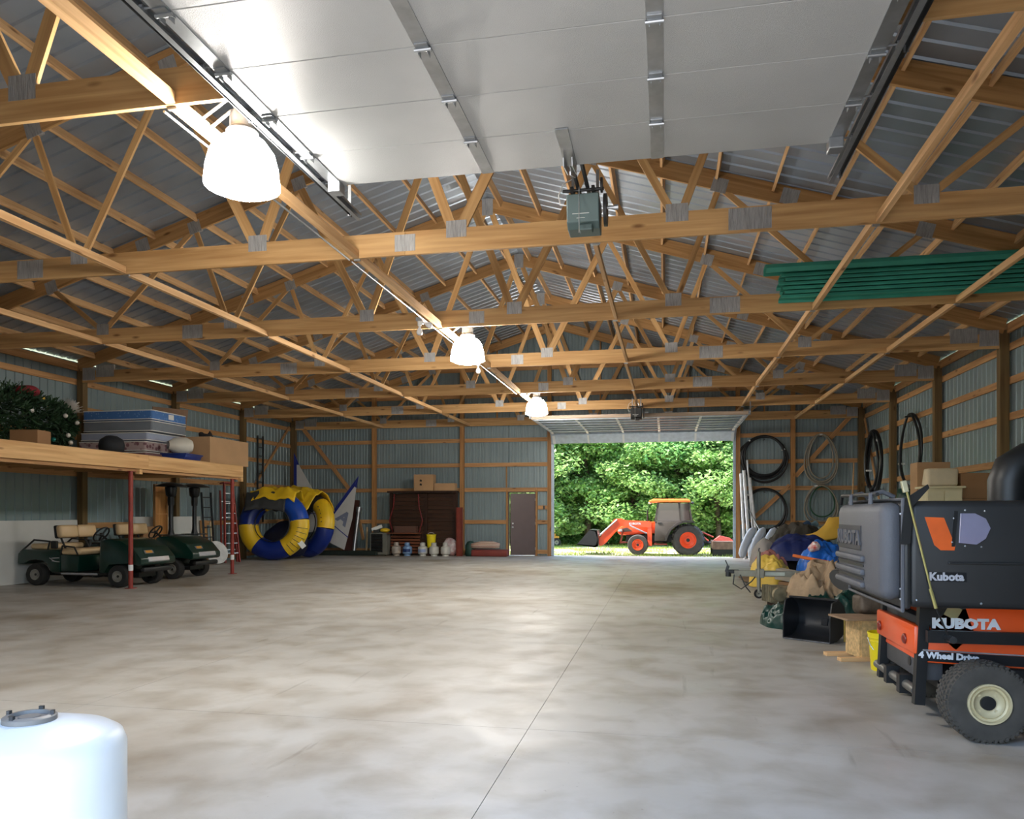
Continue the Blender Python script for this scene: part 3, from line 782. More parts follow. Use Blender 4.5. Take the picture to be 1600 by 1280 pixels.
def golf_cart(loc, rz, label, four=True):
    t = thing('golf_cart', label, 'golf cart', loc, rz, group='dark green golf carts under the loft')
    W = 1.06
    bm = B(); prism(bm, [(.55, .28), (.72, .28), (.78, .50), (1.28, .53), (1.48, .44), (1.58, .47), (1.58, .60), (1.38, .82), (1.05, .97), (.78, 1.0), (.58, .95)], W, XZ, bev=0.035); part('front_cowl', bm, CARTG, t, smooth=True)
    bm = B(); prism(bm, [(-.42, .28), (-.42, .70), (-.52, .76), (-1.36, .76), (-1.5, .68), (-1.52, .44), (-1.38, .44), (-1.33, .50), (-1.2, .56), (-1.03, .58), (-.86, .56), (-.73, .5), (-.66, .28)], W, XZ, bev=0.03); part('rear_body', bm, CARTG, t, smooth=True)
    bm = B(); prism(bm, [(-.42, .30), (.02, .30), (.06, .64), (-.42, .66)], W - 0.04, XZ, bev=0.02); part('seat_box', bm, CARTG, t, smooth=True)
    part('floor_pan', box(B(), (0.1, 0, .27), (1.3, W, .05), bev=.012), BLACK, t)
    part('chassis', box(B(), (0.05, 0, .24), (2.5, .5, .09)), BLACK, t)
    part('side_sill', box(B(), (0.08, -W / 2 - 0.005, .265), (.9, .02, .04)), SILV, t)
    bm = B(); box(bm, (-.17, 0, .72), (.5, W - .04, .13), bev=.05, seg=3); part('front_cushion', bm, VINYL, t, smooth=True)
    for s in (-1, 1):
        bm = B(); box(bm, (-.49, s * .255, 1.14), (.13, .5, .27), ry=-.14, bev=.055, seg=3); part('seat_back', bm, VINYL, t, smooth=True)
    bm = B(); box(bm, (-.565, 0, 1.13), (.06, W - .04, .28), ry=-.14, bev=.028); part('back_shell', bm, BLACK, t, smooth=True)
    for s in (-1, 1):
        bm = B(); tube(bm, [(-.42, s * .32, .68), (-.58, s * .32, .98), (-.56, s * .32, 1.1)], .022, 8); part('back_support', bm, BLACK, t)
        bm = B(); tube(bm, [(-.42, s * .5, .66), (-.36, s * .52, .84), (-.06, s * .52, .82), (.02, s * .51, .66)], .018, 8); part('arm_rail', bm, BLACK, t, smooth=True)
    if four:
        bm = B(); box(bm, (-.98, 0, .82), (.46, W - .06, .12), bev=.05, seg=3); part('rear_cushion', bm, VINYL, t, smooth=True)
        for s in (-1, 1):
            bm = B(); tube(bm, [(-.75, s * .5, .76), (-.7, s * .5, .93), (-1.1, s * .5, .96), (-1.45, s * .5, .7)], .02, 8); part('rear_rail', bm, BLACK, t, smooth=True)
        part('side_arm', box(B(), (-.62, -.46, .86), (.14, .08, .16), bev=.02), BLACK, t)
        part('side_arm', box(B(), (-.62, .46, .86), (.14, .08, .16), bev=.02), BLACK, t)
    else:
        bm = B(); box(bm, (-.98, 0, .80), (.7, .9, .04), bev=.01); part('bag_well', bm, BLACK, t)
    # the wheel sits on the far side of the cart as seen here
    sy = -.22
    cl = part('steering_column', tube(B(), [(.72, sy, .80), (.36, sy, 1.06)], .022, 8), BLACK, t)
    bm = B(); Mw = Matrix.Translation((.34, sy, 1.08)) @ Matrix.Rotation(R(-52), 4, 'Y')
    tube(bm, [Mw @ V((.18 * math.cos(a), .18 * math.sin(a), 0)) for a in [2 * PI * i / 24 for i in range(24)]], .017, 8, closed=True)
    for a in (0.3, 2.84, 4.71): tube(bm, [Mw @ V((0, 0, -.02)), Mw @ V((.17 * math.cos(a), .17 * math.sin(a), 0))], .018, 6)
    sph(bm, Mw @ V((0, 0, -.01)), (.05, .05, .04), 8); part('steering_wheel', bm, BLACK, t, smooth=True)
    bm = B(); prism(bm, [(1.585, .52), (1.60, .54), (1.57, .62), (1.55, .61)], .62, XZ); part('headlight_bar', bm, pbr('headlight', (225, 228, 234), 0.12, 0.5, 0.03, 8), t)
    bm = B(); box(bm, (1.53, 0, .36), (.1, .86, .1), bev=.03); part('front_bumper', bm, BLACK, t, smooth=True)
    for s in (-1, 1):
        wheel(t, (1.03, s * .47, .23), .23, .2, .115, CARTRIM, side=s); wheel(t, (-1.03, s * .47, .23), .23, .2, .115, CARTRIM, side=s)
    Mb = TM((1.475, -.18, .725)) @ Matrix.Rotation(PI / 2, 4, 'Z') @ Matrix.Rotation(R(42), 4, 'X')
    bg = part('front_badge', prism(B(), [(-.14, -.045), (.12, -.045), (.15, .045), (-.11, .045)], .008, Mb), SILV, t)
    part('badge_face', prism(B(), [(-.10, -.034), (.09, -.034), (.11, .034), (-.08, .034)], .012, Mb), GOLD, bg)
    for k, (dx, dz, w_, ry) in enumerate(((-.05, 0, .16, .5), (.04, .035, .2, -.05), (.04, -.035, .2, .08))):
        part('side_badge', box(B(), (-.56 + dx, -W / 2 - .002, .55 + dz), (w_, .006, .018), ry=ry), SILV, t)
    return t
golf_cart((-11.98, 14.52, 0), R(-3), 'dark green golf cart with rear bench seat behind the nearest red post')
golf_cart((-12.16, 16.52, 0), R(-2), 'dark green golf cart parked deeper under the loft by patio heaters', four=False)

# ================================================================ UNDER THE LOFT
IRON = pbr('heater_black', (34, 36, 38), 0.35, 0.4, 0.12, 6)
def heater(x, y, label):
    t = thing('patio_heater', label, 'patio heater', (x, y, 0), group='patio heaters under the loft')
    bm = B(); lathe(bm, [(0, .02), (.24, .02), (.24, .06), (.22, .08), (.22, .72), (.19, .78), (.06, .86), (0, .86)], n=20); part('tank_housing', bm, IRON, t, smooth=True)
    part('shelf', lathe(B(), [(0, .94), (.34, .94), (.34, .965), (0, .965)], n=24), IRON, t)
    bm = B(); lathe(bm, [(.11, .86), (.06, 1.1), (.055, 1.6), (.055, 1.75), (0, 1.75)], n=14); part('pole', bm, IRON, t, smooth=True)
    bm = B(); lathe(bm, [(0, 1.72), (.075, 1.72), (.085, 1.8), (.085, 1.95), (.13, 2.0), (.14, 2.1), (.15, 2.2), (.12, 2.23), (0, 2.23)], n=18); part('burner', bm, IRON, t, smooth=True)
    bm = B(); lathe(bm, [(.40, 2.225), (.39, 2.24), (.2, 2.31), (.05, 2.335), (0, 2.335), (0, 2.32), (.2, 2.29), (.40, 2.225)], n=28); part('reflector', bm, STEELD, t, smooth=True)
heater(-12.6, 19.0, 'black mushroom patio heater nearer the red stepladder')
heater(-12.72, 18.15, 'black mushroom patio heater behind the second golf cart')
PANEL = pbr('white_board', (198, 198, 194), 0.6, 0, 0.05, 2)
for (y0, y1, hh, lab) in ((13.0, 15.95, 1.36, 'white board leaning on the wall behind the nearest golf cart'), (17.9, 20.9, 1.42, 'white board leaning on the wall behind the patio heaters')):
    bm = B(); box(bm, (XL + 0.285, (y0 + y1) / 2, hh / 2 + .006), (.02, y1 - y0, hh), ry=-.07)
    tag(part('white_board', bm, PANEL), lab, 'board', 'white boards along the left wall')
bm = B(); lathe(bm, [(0, 0), (.34, 0), (.35, .012), (.35, .03), (.34, .04), (0, .04)], TM((-13.02, 20.72, .352), rz=-0.5) @ Matrix.Rotation(R(72), 4, 'Y'), 32)
tag(part('round_table_top', bm, pbr('off_white_laminate', (205, 204, 200), .5)), 'round white table top leaning beside the red stepladder', 'table top')
# cardboard carton and timber panel behind the carts
CARD = pbr('cardboard', (178, 142, 104), .75, 0, .06, 3)
CARDD = pbr('cardboard_brown', (150, 112, 76), .75, 0, .06, 3)
def carton(loc, size, rz, label, mat=CARD, group=None, flaps=False, tape=True):
    t = thing('cardboard_box', label, 'box', loc, rz, group=group)
    w, d, h = size
    part('body', box(B(), (0, 0, h / 2), (w, d, h), bev=.004, seg=1), mat, t)
    if tape: part('tape', box(B(), (0, 0, h + .0005), (w * 1.002, .05, .002)), pbr('packing_tape', (190, 164, 120), .25), t)
    if flaps:
        for s in (-1, 1): part('flap', box(B(), (0, s * (d / 2 + .06), h - .02), (w, .14, .005), rx=s * -.6), mat, t)
    return t
carton((-13.05, 17.35, 0), (.5, .5, 1.18), .1, 'tall brown cardboard box standing between the two golf carts', CARDD)
tp = thing('timber_rack', 'narrow timber panel with cross rails standing against the left wall', 'rack', (-13.42, 18.7, 0), group=None)
part('back_board', box(B(), (-.03, 0, 1.15), (.02, .52, 2.3)), wood('rack_back', (196, 142, 84), (166, 112, 60), axis=2), tp)
for s in (-1, 1): part('upright', box(B(), (0, s * .26, 1.15), (.06, .04, 2.3)), STUD, tp)
for z in (.3, .9, 1.5, 2.1): part('rail', box(B(), (.01, 0, z), (.05, .48, .03)), wood('rack_rail', (206, 156, 100), (176, 124, 72), axis=1), tp)

LADR = pbr('ladder_red', (150, 44, 28), .45, 0, .12, 5)
def stepladder():
    t = thing('stepladder', 'red fibreglass stepladder leaning folded beside the loft end', 'ladder', M=TM((-13.12, 21.75, 0), rz=R(66), rx=R(-5)))
    for s in (-1, 1):
        part('rail', box(B(), (s * .2, 0, 1.22), (.035, .08, 2.46), ry=s * -.045), LADR, t)
        part('rear_rail', box(B(), (s * .24, .14, 1.12), (.03, .06, 2.25), ry=s * -.03), LADR, t)
    for i in range(7):
        part('step', box(B(), (0, 0, .28 + i * .31), (.40 - i * .012, .075, .028)), ALU, t)
    for i in range(4):
        part('rear_rung', box(B(), (0, .14, .4 + i * .5), (.44 - i * .01, .03, .03)), ALU, t)
    part('top_cap', box(B(), (0, .05, 2.47), (.4, .22, .05), bev=.01), LADR, t)
stepladder()
def ladder(name, label, M, L, w, mat, rails=.03, step=.3):
    t = thing(name, label, 'ladder', M=M)
    for s in (-1, 1): part('rail', box(B(), (s * w / 2, 0, L / 2), (rails, .06, L)), mat, t)
    for i in range(int(L / step)): part('rung', cyl(B(), (-w / 2, 0, .2 + i * step), (w / 2, 0, .2 + i * step), .016, n=8), mat, t)
ladder('straight_ladder', 'dark metal ladder hung upright on the far left wall', TM((XL + .16, 24.55, 1.2), rz=PI / 2), 3.0, .36, STEELD)
ladder('straight_ladder', 'grey ladder leaning behind the red stepladder', TM((-13.4, 21.0, 0), rz=PI / 2 - .1, rx=R(-4)), 2.15, .42, STEELD)
for i, (y, z1, lean, lab) in enumerate(((21.35, 1.25, .05, 'pale plank leaning by the red stepladder foot'), (20.95, 1.3, .04, 'tan plywood offcut leaning behind the round white table top'))):
    bm = B(); box(bm, (XL + .36, y, z1 / 2 + .01), (.02, .32 if i else .1, z1), ry=-.1)
    tag(part('plank', bm, STUD if i else wood('plank_pale', (214, 196, 160), (190, 168, 128), axis=2)), lab, 'plank')

# ================================================================ ON THE LOFT
def mattress(z, h, mat, label, dx=0, dy=0, w=1.75, d=1.3, bev=.05, pipe=None):
    t = thing('mattress', label, 'mattress', (-12.5 + dx, 16.3 + dy, z), R(1.5 * dx), group='stacked mattresses on the loft')
    bm = B(); box(bm, (0, 0, h / 2), (w, d, h), bev=bev, seg=3); part('cover', bm, mat, t, smooth=True)
    for zz in (.02, h - .02):
        pts = []
        for sx, sy in ((-1, -1), (1, -1), (1, 1), (-1, 1)):
            for k in range(5):
                a = {(-1, -1): PI, (1, -1): 1.5 * PI, (1, 1): 0, (-1, 1): .5 * PI}[(sx, sy)] + k * PI / 8
                pts.append((sx * (w / 2 - bev) + (bev + .004) * math.cos(a), sy * (d / 2 - bev) + (bev + .004) * math.sin(a), zz))
        part('piping', tube(B(), pts, .011, 6, closed=True), pipe or WHITE, t, smooth=True)
    return t
def ticking(name, base, fig, sc_=22.0, th=.42):
    m = pbr(name, base, .7, 0, .05, 5); nt = m.node_tree; N = nt.nodes; L = nt.links
    tc = N.new('ShaderNodeTexCoord'); vo = N.new('ShaderNodeTexVoronoi'); vo.inputs['Scale'].default_value = sc_
    L.new(tc.outputs['Object'], vo.inputs['Vector'])
    rp = N.new('ShaderNodeValToRGB'); rp.color_ramp.elements[0].position = th - .12; rp.color_ramp.elements[1].position = th
    rp.color_ramp.elements[0].color = (*lin(fig), 1); rp.color_ramp.elements[1].color = (*lin(base), 1)
    L.new(vo.outputs['Distance'], rp.inputs[0]); L.new(rp.outputs[0], N['Principled BSDF'].inputs['Base Color']); return m
mattress(LZ, .20, pbr('mattress_mauve', (128, 96, 100), .8, 0, .1, 4), 'dull mauve box spring at the bottom of the mattress stack', dx=.02)
mattress(LZ + .205, .24, ticking('mattress_floral', (176, 156, 156), (120, 84, 92), 9, .45), 'pinkish floral mattress second from the bottom of the stack', dx=.0)
mattress(LZ + .45, .20, pbr('mattress_lilac', (158, 168, 190), .75, 0, .06, 4), 'pale lilac blue mattress in the middle of the stack', dx=.05)
mattress(LZ + .655, .26, pbr('mattress_grey', (118, 126, 136), .75, 0, .06, 4), 'plain grey box spring second from the top of the stack', dx=.14, w=1.8)
mt = mattress(LZ + .92, .24, ticking('mattress_blue', (70, 116, 178), (112, 152, 200), 14, .3), 'bright blue mattress on top of the mattress stack', dx=.14, w=1.8)
part('paper_tag', box(B(), (.904, .05, .13), (.003, .2, .12)), WHITE, mt)
carton((-11.2, 17.75, LZ), (.85, 1.75, .64), 0, 'large tan cardboard box overhanging the loft end', CARD, tape=False)
bm = B()
sph(bm, (0, 0, .07), (.2, .1, .07), 10); sph(bm, (.12, .01, .12), (.06, .05, .06), 8); lathe(bm, [(.03, .15), (0, .22)], TM((.1, -.03, 0)), 8); lathe(bm, [(.03, .15), (0, .22)], TM((.14, .05, 0)), 8); sph(bm, (-.13, 0, .11), (.07, .06, .06), 8); wob(bm, .012, 9)
tag(part('cloth_bundle', bm, pbr('dark_cloth', (30, 26, 26), .8), M=TM((-11.35, 17.6, LZ + .655), rz=1.2)), 'small dark bundle lying on the large tan cardboard box', 'bundle')
# leaning board behind the mattresses
bm = B(); box(bm, (0, 0, .72), (.9, .03, 1.44), rx=.24, ry=.0); tag(part('particle_board', bm, pbr('chipboard', (134, 104, 80), .7), M=TM((-12.35, 17.48, LZ + .006), rz=R(60))), 'brown board leaning upright behind the mattress stack', 'board')
# blue tub with white jug on it
BLUEP = pbr('blue_plastic', (34, 56, 130), .35, 0, .06, 3)
tb = thing('plastic_tub', 'low blue plastic tub in front of the mattress stack', 'tub', (-11.1, 16.25, LZ), .1)
bm = B(); prism(bm, [(-.24, 0), (.24, 0), (.3, .14), (-.3, .14)], .75, AT(0, 0, 0, XZ), bev=.012); part('body', bm, BLUEP, tb, smooth=True)
part('rim', box(B(), (0, 0, .15), (.64, .79, .03), bev=.01), BLUEP, tb, smooth=True)
jg = thing('fan_heater', 'rounded white blower with black grille on the blue tub', 'heater', M=TM((-11.12, 16.22, LZ + .366), rz=R(-35)))
CREAM = pbr('cream_plastic', (206, 202, 190), .4, 0, .05, 3)
bm = B(); lathe(bm, [(0, -.27), (.14, -.25), (.20, -.12), (.2, .02), (.17, .16), (.11, .25), (.1, .28), (.09, .285)], Matrix.Rotation(PI / 2, 4, 'X') , 20); part('shell', bm, CREAM, jg, smooth=True)
bm = B(); lathe(bm, [(.095, .27), (.09, .285), (0, .283)], Matrix.Rotation(PI / 2, 4, 'X'), 18); part('grille', bm, BLACK, jg, smooth=True)
for i in range(6):
    a = PI * i / 6; part('vane', box(B(), (0, -.288, 0), (.17, .006, .008), ry=a), GALV, jg)
# artificial tree lying on the loft, with baubles
FIR = pbr('artificial_fir', (16, 42, 22), .7, 0, .5, 6, rgb2=(34, 66, 34))
xt = thing('artificial_tree', 'dark green artificial Christmas tree with baubles lying on the loft', 'tree', (-11.95, 12.7, LZ - .02))
bm = B(); r2 = random.Random(3)
for i in range(5200):
    u = r2.uniform(-1, 1); a = r2.uniform(0, 2 * PI); q = r2.uniform(.55, 1.0) ** .5
    rr = (.52 - .12 * u) * math.sqrt(max(0, 1 - u ** 4)) * (1 + .18 * math.sin(5 * a + 9 * u)) * q
    p = V((rr * math.cos(a) * .85, u * 1.05, .56 + rr * math.sin(a)))
    if p.z < .03: p.z = .03 + r2.random() * .05
    d = V((math.cos(a) + r2.uniform(-.9, .9), r2.uniform(-.9, .9), math.sin(a) + r2.uniform(-.9, .9))).normalized()
    sd = d.cross(V((r2.uniform(-1, 1), r2.uniform(-1, 1), r2.uniform(-1, 1)))).normalized() * .016
    vs = [bm.verts.new(p + sd), bm.verts.new(p - sd), bm.verts.new(p - sd * .6 + d * .12), bm.verts.new(p + sd * .6 + d * .12)]
    vs[0].co.z = max(vs[0].co.z, .01)
    bm.faces.new(vs)
part('branches', bm, FIR, xt, kind='stuff')
part('trunk', tube(B(), [(0, -1.15, .5), (0, 1.1, .56)], .03, 8), FIR, xt)
bc = [((196, 160, 60), (.18, .15, 1.02)), ((225, 220, 210), (.42, .45, .72)), ((215, 212, 205), (.38, .8, .62)), ((225, 222, 215), (.40, -.35, .72)), ((24, 110, 104), (.46, .1, .22)), ((200, 60, 70), (.38, -.5, .3)), ((232, 228, 220), (.44, .5, .34)), ((225, 220, 210), (.45, .55, .2))]
for i, (c, p) in enumerate(bc):
    part('bauble', sph(B(), p, (.045, .045, .045), 10), pbr('bauble_%d%d%d' % c, c, .15, .4, .05, 3), xt, smooth='all')
bm = B(); sph(bm, (.1, -.25, 1.12), (.2, .26, .1), 12); wob(bm, .02, 5, 2); tag(part('cloth_bundle', bm, pbr('red_felt', (128, 28, 40), .85), M=Matrix.Translation((-11.9, 12.75, LZ - .02)), smooth='all'), 'dark red felt bundle resting on top of the artificial tree', 'bundle')
bm = B()
for i in range(900):
    a = r2.uniform(0, 2 * PI); e = r2.uniform(.0, 1.4); d = V((math.cos(a) * math.cos(e), math.sin(a) * math.cos(e), math.sin(e)))
    p = V((0, 0, 0)); n = d.cross(V((.3, .5, .8))).normalized() * .006
    w_ = d * r2.uniform(.16, .3) * (.8 if r2.random() < .5 else 1)
    vs = [bm.verts.new(p + n), bm.verts.new(p - n), bm.verts.new(p - n + w_), bm.verts.new(p + n + w_)]; bm.faces.new(vs)
tag(part('feather_duster', bm, pbr('white_fluff', (206, 200, 192), .9), M=TM((-12.0, 13.75, LZ + .86))), 'white fluffy tuft on the end of the artificial tree', 'decoration')
bm = B(); lathe(bm, [(0, 0), (.22, 0), (.25, .2), (.22, .32), (.1, .4), (0, .4)], n=18); wob(bm, .02, 4, 5); tag(part('black_bag', bm, pbr('bag_black', (22, 26, 32), .75, 0, .3, 5), M=TM((-11.3, 14.15, LZ)), smooth='all'), 'stuffed black bag between the artificial tree and the mattresses', 'bag')
carton((-11.25, 12.0, LZ), (.5, .4, .28), .2, 'small brown box below the artificial tree at the loft edge', CARDD)

# ================================================================ FAR LEFT CORNER: INFLATABLES AND SAILS
INB = pbr('pvc_blue', (14, 40, 120), .35, 0, .1, 3)
INB2 = pbr('pvc_bright_blue', (20, 72, 170), .35, 0, .1, 3)
INY = pbr('pvc_yellow', (232, 190, 36), .4, 0, .08, 3)
INK = pbr('pvc_charcoal', (52, 54, 56), .55, 0, .2, 4)
def ring(name, label, M, Rm, rt, segs):
    t = thing(name, label, 'inflatable ring', M=M, group='blue and yellow inflatable rings')
    for a0, a1, mat in segs:
        n = max(6, int((a1 - a0) / 7)); pts = []; rr = []
        for i in range(n + 1):
            a = R(a0 + (a1 - a0) * i / n); pts.append((Rm * math.cos(a), 0, Rm * math.sin(a)))
            rr.append(rt * (1 + .012 * math.cos(i * PI)))
        part('tube_segment', tube(B(), pts, rr, 18), mat, t, smooth=True)
    pts = [(Rm * .78 * math.cos(a) * .86, -rt * .8, Rm * .78 * math.sin(a) * .86) for a in [2 * PI * i / 40 for i in range(40)]]
    part('grab_rope', tube(B(), pts, .018, 6, closed=True), BLACK, t, smooth=True)
    return t
r1 = ring('inflatable_ring', 'blue and yellow inflatable ring standing upright nearest the stepladder', TM((-12.36, 22.95, 1.135), rz=R(12), rx=R(-6)), .82, .31,
     [(180, 232, INY), (120, 180, INB), (75, 120, INY), (10, 75, INB2), (-62, 10, INY), (-128, -62, INB)])
for i in range(6):
    a = R(-52 + i * 9); M = WM[r1].inverted()
    bm = B(); tube(bm, [V((.82 * math.cos(a) + .315 * math.cos(b) * math.cos(a), -.315 * math.sin(b) , .82 * math.sin(a) + .315 * math.cos(b) * math.sin(a))) for b in [R(20 + 10 * k) for k in range(8)]], .008, 5); part('lacing', bm, INK, r1)
r2_ = ring('inflatable_ring', 'blue and yellow inflatable ring standing turned aside near the sails', TM((-11.8, 24.45, 1.09), rz=R(-28), rx=R(-8)), .79, .29,
     [(60, 130, INK), (-5, 60, INY), (-60, -5, INB), (-140, -60, INB), (130, 220, INB)])
for i in range(5):
    a = R(8 + i * 10); part('rivet', sph(B(), (.82 * math.cos(a) + .1, -.29, .82 * math.sin(a)), (.02, .02, .02), 6), BLACK, r2_)
part('label_patch', box(B(), (.93, -.17, -.62), (.17, .02, .30), ry=R(-40), rz=R(28), bev=.006), WHITE, r1)
def drape(bm, w, d, fn, nx=26, ny=18):
    vs = [[bm.verts.new(fn(-w / 2 + w * i / nx, -d / 2 + d * j / ny)) for j in range(ny + 1)] for i in range(nx + 1)]
    for i in range(nx):
        for j in range(ny): bm.faces.new((vs[i][j], vs[i + 1][j], vs[i + 1][j + 1], vs[i][j + 1]))
    return bm
def solidify(bm, t):
    bmesh.ops.recalc_face_normals(bm, faces=bm.faces)
    bmesh.ops.solidify(bm, geom=bm.faces[:], thickness=t); return bm
def nz(x, y, s, seed=0): return noise.noise(V((x * s + seed * 7.3, y * s - seed * 2.1, seed)))
def cov(seed, sag, amp=.09):
    return lambda x, y: V((x, y, -sag * max(0, abs(y) - .28) ** 1.15 * 1.6 - .18 * x * x + amp * nz(x, y, 2.6, seed) + .6 * amp * nz(x, y, 6.5, seed)))
bm = drape(B(), 1.5, 1.1, cov(1, 1.0)); solidify(bm, .02); tag(part('inflatable_cover', bm, INY, M=TM((-12.3, 22.98, 2.34), rz=R(10)), smooth='all'), 'crumpled yellow vinyl cover draped over the front inflatable ring', 'cover')
bm = drape(B(), 1.25, 1.15, cov(2, 1.5, .1)); solidify(bm, .015); tag(part('inflatable_cover', bm, INK, M=TM((-12.5, 22.86, 2.24), rz=R(14)), smooth='all'), 'charcoal vinyl cover hanging below the yellow cover on the front ring', 'cover')
bm = drape(B(), 1.4, 1.3, cov(4, 1.1, .13)); solidify(bm, .02); tag(part('inflatable_cover', bm, INY, M=TM((-11.8, 24.2, 2.34), rz=R(-20), ry=R(9)), smooth='all'), 'yellow vinyl cover heaped over the rear inflatable ring', 'cover')
heap_navy = B(); sph(heap_navy, (0, 0, .62), (.78, .26, .62), 16); wob(heap_navy, .08, 2.5, 3)
for v in heap_navy.verts: v.co.z = max(v.co.z, .0)
tag(part('folded_vinyl', heap_navy, pbr('vinyl_dark_navy', (16, 22, 48), .5, 0, .2, 4), M=TM((-12.3, 23.62, 0), rz=R(8)), smooth='all'), 'dark navy folded vinyl standing behind the front inflatable ring', 'inflatable')
SAILW = pbr('sailcloth', (196, 196, 196), .7, 0, .05, 3)
SAILB = pbr('sail_blue', (24, 42, 128), .6, 0, .06, 3)
SAILT = pbr('sail_print', (122, 128, 150), .7, 0, .05, 3)
def sail(label, M, h, w, lean=0):
    t = thing('sail', label, 'sail', M=M, group='white sails with blue edge')
    f = lambda x, z: .03 * math.sin(3 * x + z * 1.3)
    part('sail_cloth', prism(B(), [(0.12, 0.0), (w, .25), (w * .62, h * .5), (.18, h * .86), (.10, h * .86)], .012, XZ), SAILW, t)
    part('luff_sleeve', prism(B(), [(0, 0), (.11, 0), (.11, h * .86), (.06, h * .9), (0, h)], .03, XZ), SAILB, t)
    part('sail_tip', prism(B(), [(.0, h), (.10, h * .855), (.20, h * .855)], .016, XZ), SAILB, t)
    text('sail_letter', 'A', .62, SAILT, t, TM((w * .40, -.009, h * .42)) @ Matrix.Rotation(PI / 2, 4, 'X'), 1.0, .004, .03)
    part('mast', box(B(), (.05, 0, -.35), (.05, .03, .72)), SAILB, t)
    part('batten', box(B(), (w * .5, 0, h * .26), (w * .72, .02, .03)), SAILB, t)
    return t
sail('white sail with blue edge standing tall in the far left corner', TM((-13.3, 26.15, .72), rz=0), 3.0, 1.35)
sail('white sail with blue edge leaning over right of the inflatables', TM((-12.35, 25.95, .74), ry=R(38)), 2.67, 1.2)

# ================================================================ ALONG THE FAR WALL
def tubeobj(name, label, cat, p0, p1, r, mat, n=14, group=None):
    bm = tube(B(), [V(p0), V(p1)], r, n); return tag(part(name, bm, mat, smooth=True), label, cat, group)
fp = thing('flue_pipe', 'galvanised flue pipe leaning upright against the far wall', 'pipe', (-11.05, 26.3, 0))
part('pipe', tube(B(), [(0, 0, .0), (.14, .16, 1.62)], .07, 18), GALV, fp, smooth=True)
part('collar', tube(B(), [(.135, .155, 1.56), (.15, .17, 1.74)], .10, 18), GALV, fp, smooth=True)
part('seam_band', tube(B(), [(.07, .08, .8), (.075, .085, .86)], .074, 18), GALV, fp, smooth=True)
uh = thing('unit_heater', 'grey louvred unit heater standing on the floor by the far wall', 'heater', (-10.0, 26.35, 0), R(-8))
HG = pbr('heater_grey', (120, 120, 112), .5, .1, .06, 4)
part('casing', box(B(), (0, 0, .42), (.66, .5, .78), bev=.008, seg=1), HG, uh)
for i in range(6):
    part('louvre', box(B(), (-.05, -.255, .72 - i * .105), (.44, .03, .05), rx=.5), STEELD, uh)
bm = B(); box(bm, (-.05, -.252, .45), (.46, .004, .64)); part('louvre_recess', bm, BLACK, uh)
for sx in (-1, 1): part('foot', box(B(), (sx * .28, 0, .016), (.05, .46, .032)), BLACK, uh)
tg = thing('hand_saw', 'white handled tool with yellow grip lying on the unit heater', 'tool', (-10.05, 26.3, .815), .2)
part('handle', box(B(), (-.1, 0, .17), (.4, .12, .12), ry=-.35, bev=.02), WHITE, tg)
bm = B(); sph(bm, (.2, 0, .085), (.18, .12, .08), 10); wob(bm, .015, 7, 3); part('grip', bm, INY, tg, smooth='all')
part('rest_block', box(B(), (-.12, 0, .05), (.2, .14, .1)), BLACK, tg)
for i, (x, l, hh) in enumerate(((-10.62, -.02, 1.0), (-10.42, .12, 1.05))):
    tag(part('fence_stake', cyl(B(), (x, 26.45, 0), (x + l, 26.6, hh), .035, n=10), wood('stake_pale', (190, 170, 136), (150, 128, 96), axis=2)), ('short pale stake standing left beside the unit heater', 'short pale stake leaning against the post behind the unit heater')[i], 'stake', 'stakes by the far wall')
bm = B(); box(bm, (-11.15, 26.2, .08), (2.2, .55, .16), rz=.03, bev=.03); wob(bm, .02, 2, 4); tag(part('folded_tarp', bm, pbr('tarp_dark_green', (20, 34, 28), .6, 0, .2, 4)), 'flat dark green folded tarp on the floor below the sails', 'tarp')
bm = B(); box(bm, (0, 0, 1.0), (.5, .05, 2.0), rx=-.2); tag(part('dark_panel', bm, pbr('dark_wood_panel', (66, 34, 28), .5), M=TM((-11.25, 26.55, .01))), 'dark reddish board leaning behind the galvanised flue pipe', 'board')
tag(beam('board_offcut', (-10.75, 26.5, .55), (-10.95, 26.62, 1.25), .03, .14, GIRT, None), 'short tan board leaning right of the flue pipe', 'board')

# dark stained plank cabinet
CABW = wood('dark_stained_plank', (72, 46, 30), (48, 30, 20), axis=0, rand=.2)
CABF = wood('dark_stained_frame', (60, 38, 28), (42, 26, 18), axis=2, rand=.1)
cb = thing('plank_cabinet', 'dark stained plank cabinet front standing against the far wall', 'cabinet', (-8.52, 26.55, 0))
for i in range(15):
    part('plank', box(B(), (.0, .10, .10 + i * .147), (2.3, .03, .138)), CABW, cb, M=Matrix.Translation((0, rnd.uniform(-.006, .006), 0)))
for x in (-1.2, .12, 1.16): part('upright', box(B(), (x, .06, 1.12), (.1, .1, 2.24)), CABF, cb)
part('top_board', box(B(), (0, .05, 2.28), (2.58, .4, .07), bev=.006, seg=1), CABF, cb)
part('side_panel', box(B(), (1.21, .18, 1.12), (.03, .28, 2.24)), CABF, cb)
part('side_panel', box(B(), (-1.24, .18, 1.12), (.03, .28, 2.24)), CABF, cb)
bench = thing('slatted_bench', 'reddish slatted wooden bench set in front of the dark cabinet', 'bench', (-9.1, 26.25, 0))
BEN = wood('bench_red', (132, 78, 50), (96, 50, 32), axis=0)
for i in range(6): part('slat', box(B(), (0, .12, .12 + i * .11), (1.15, .03, .07)), BEN, bench)
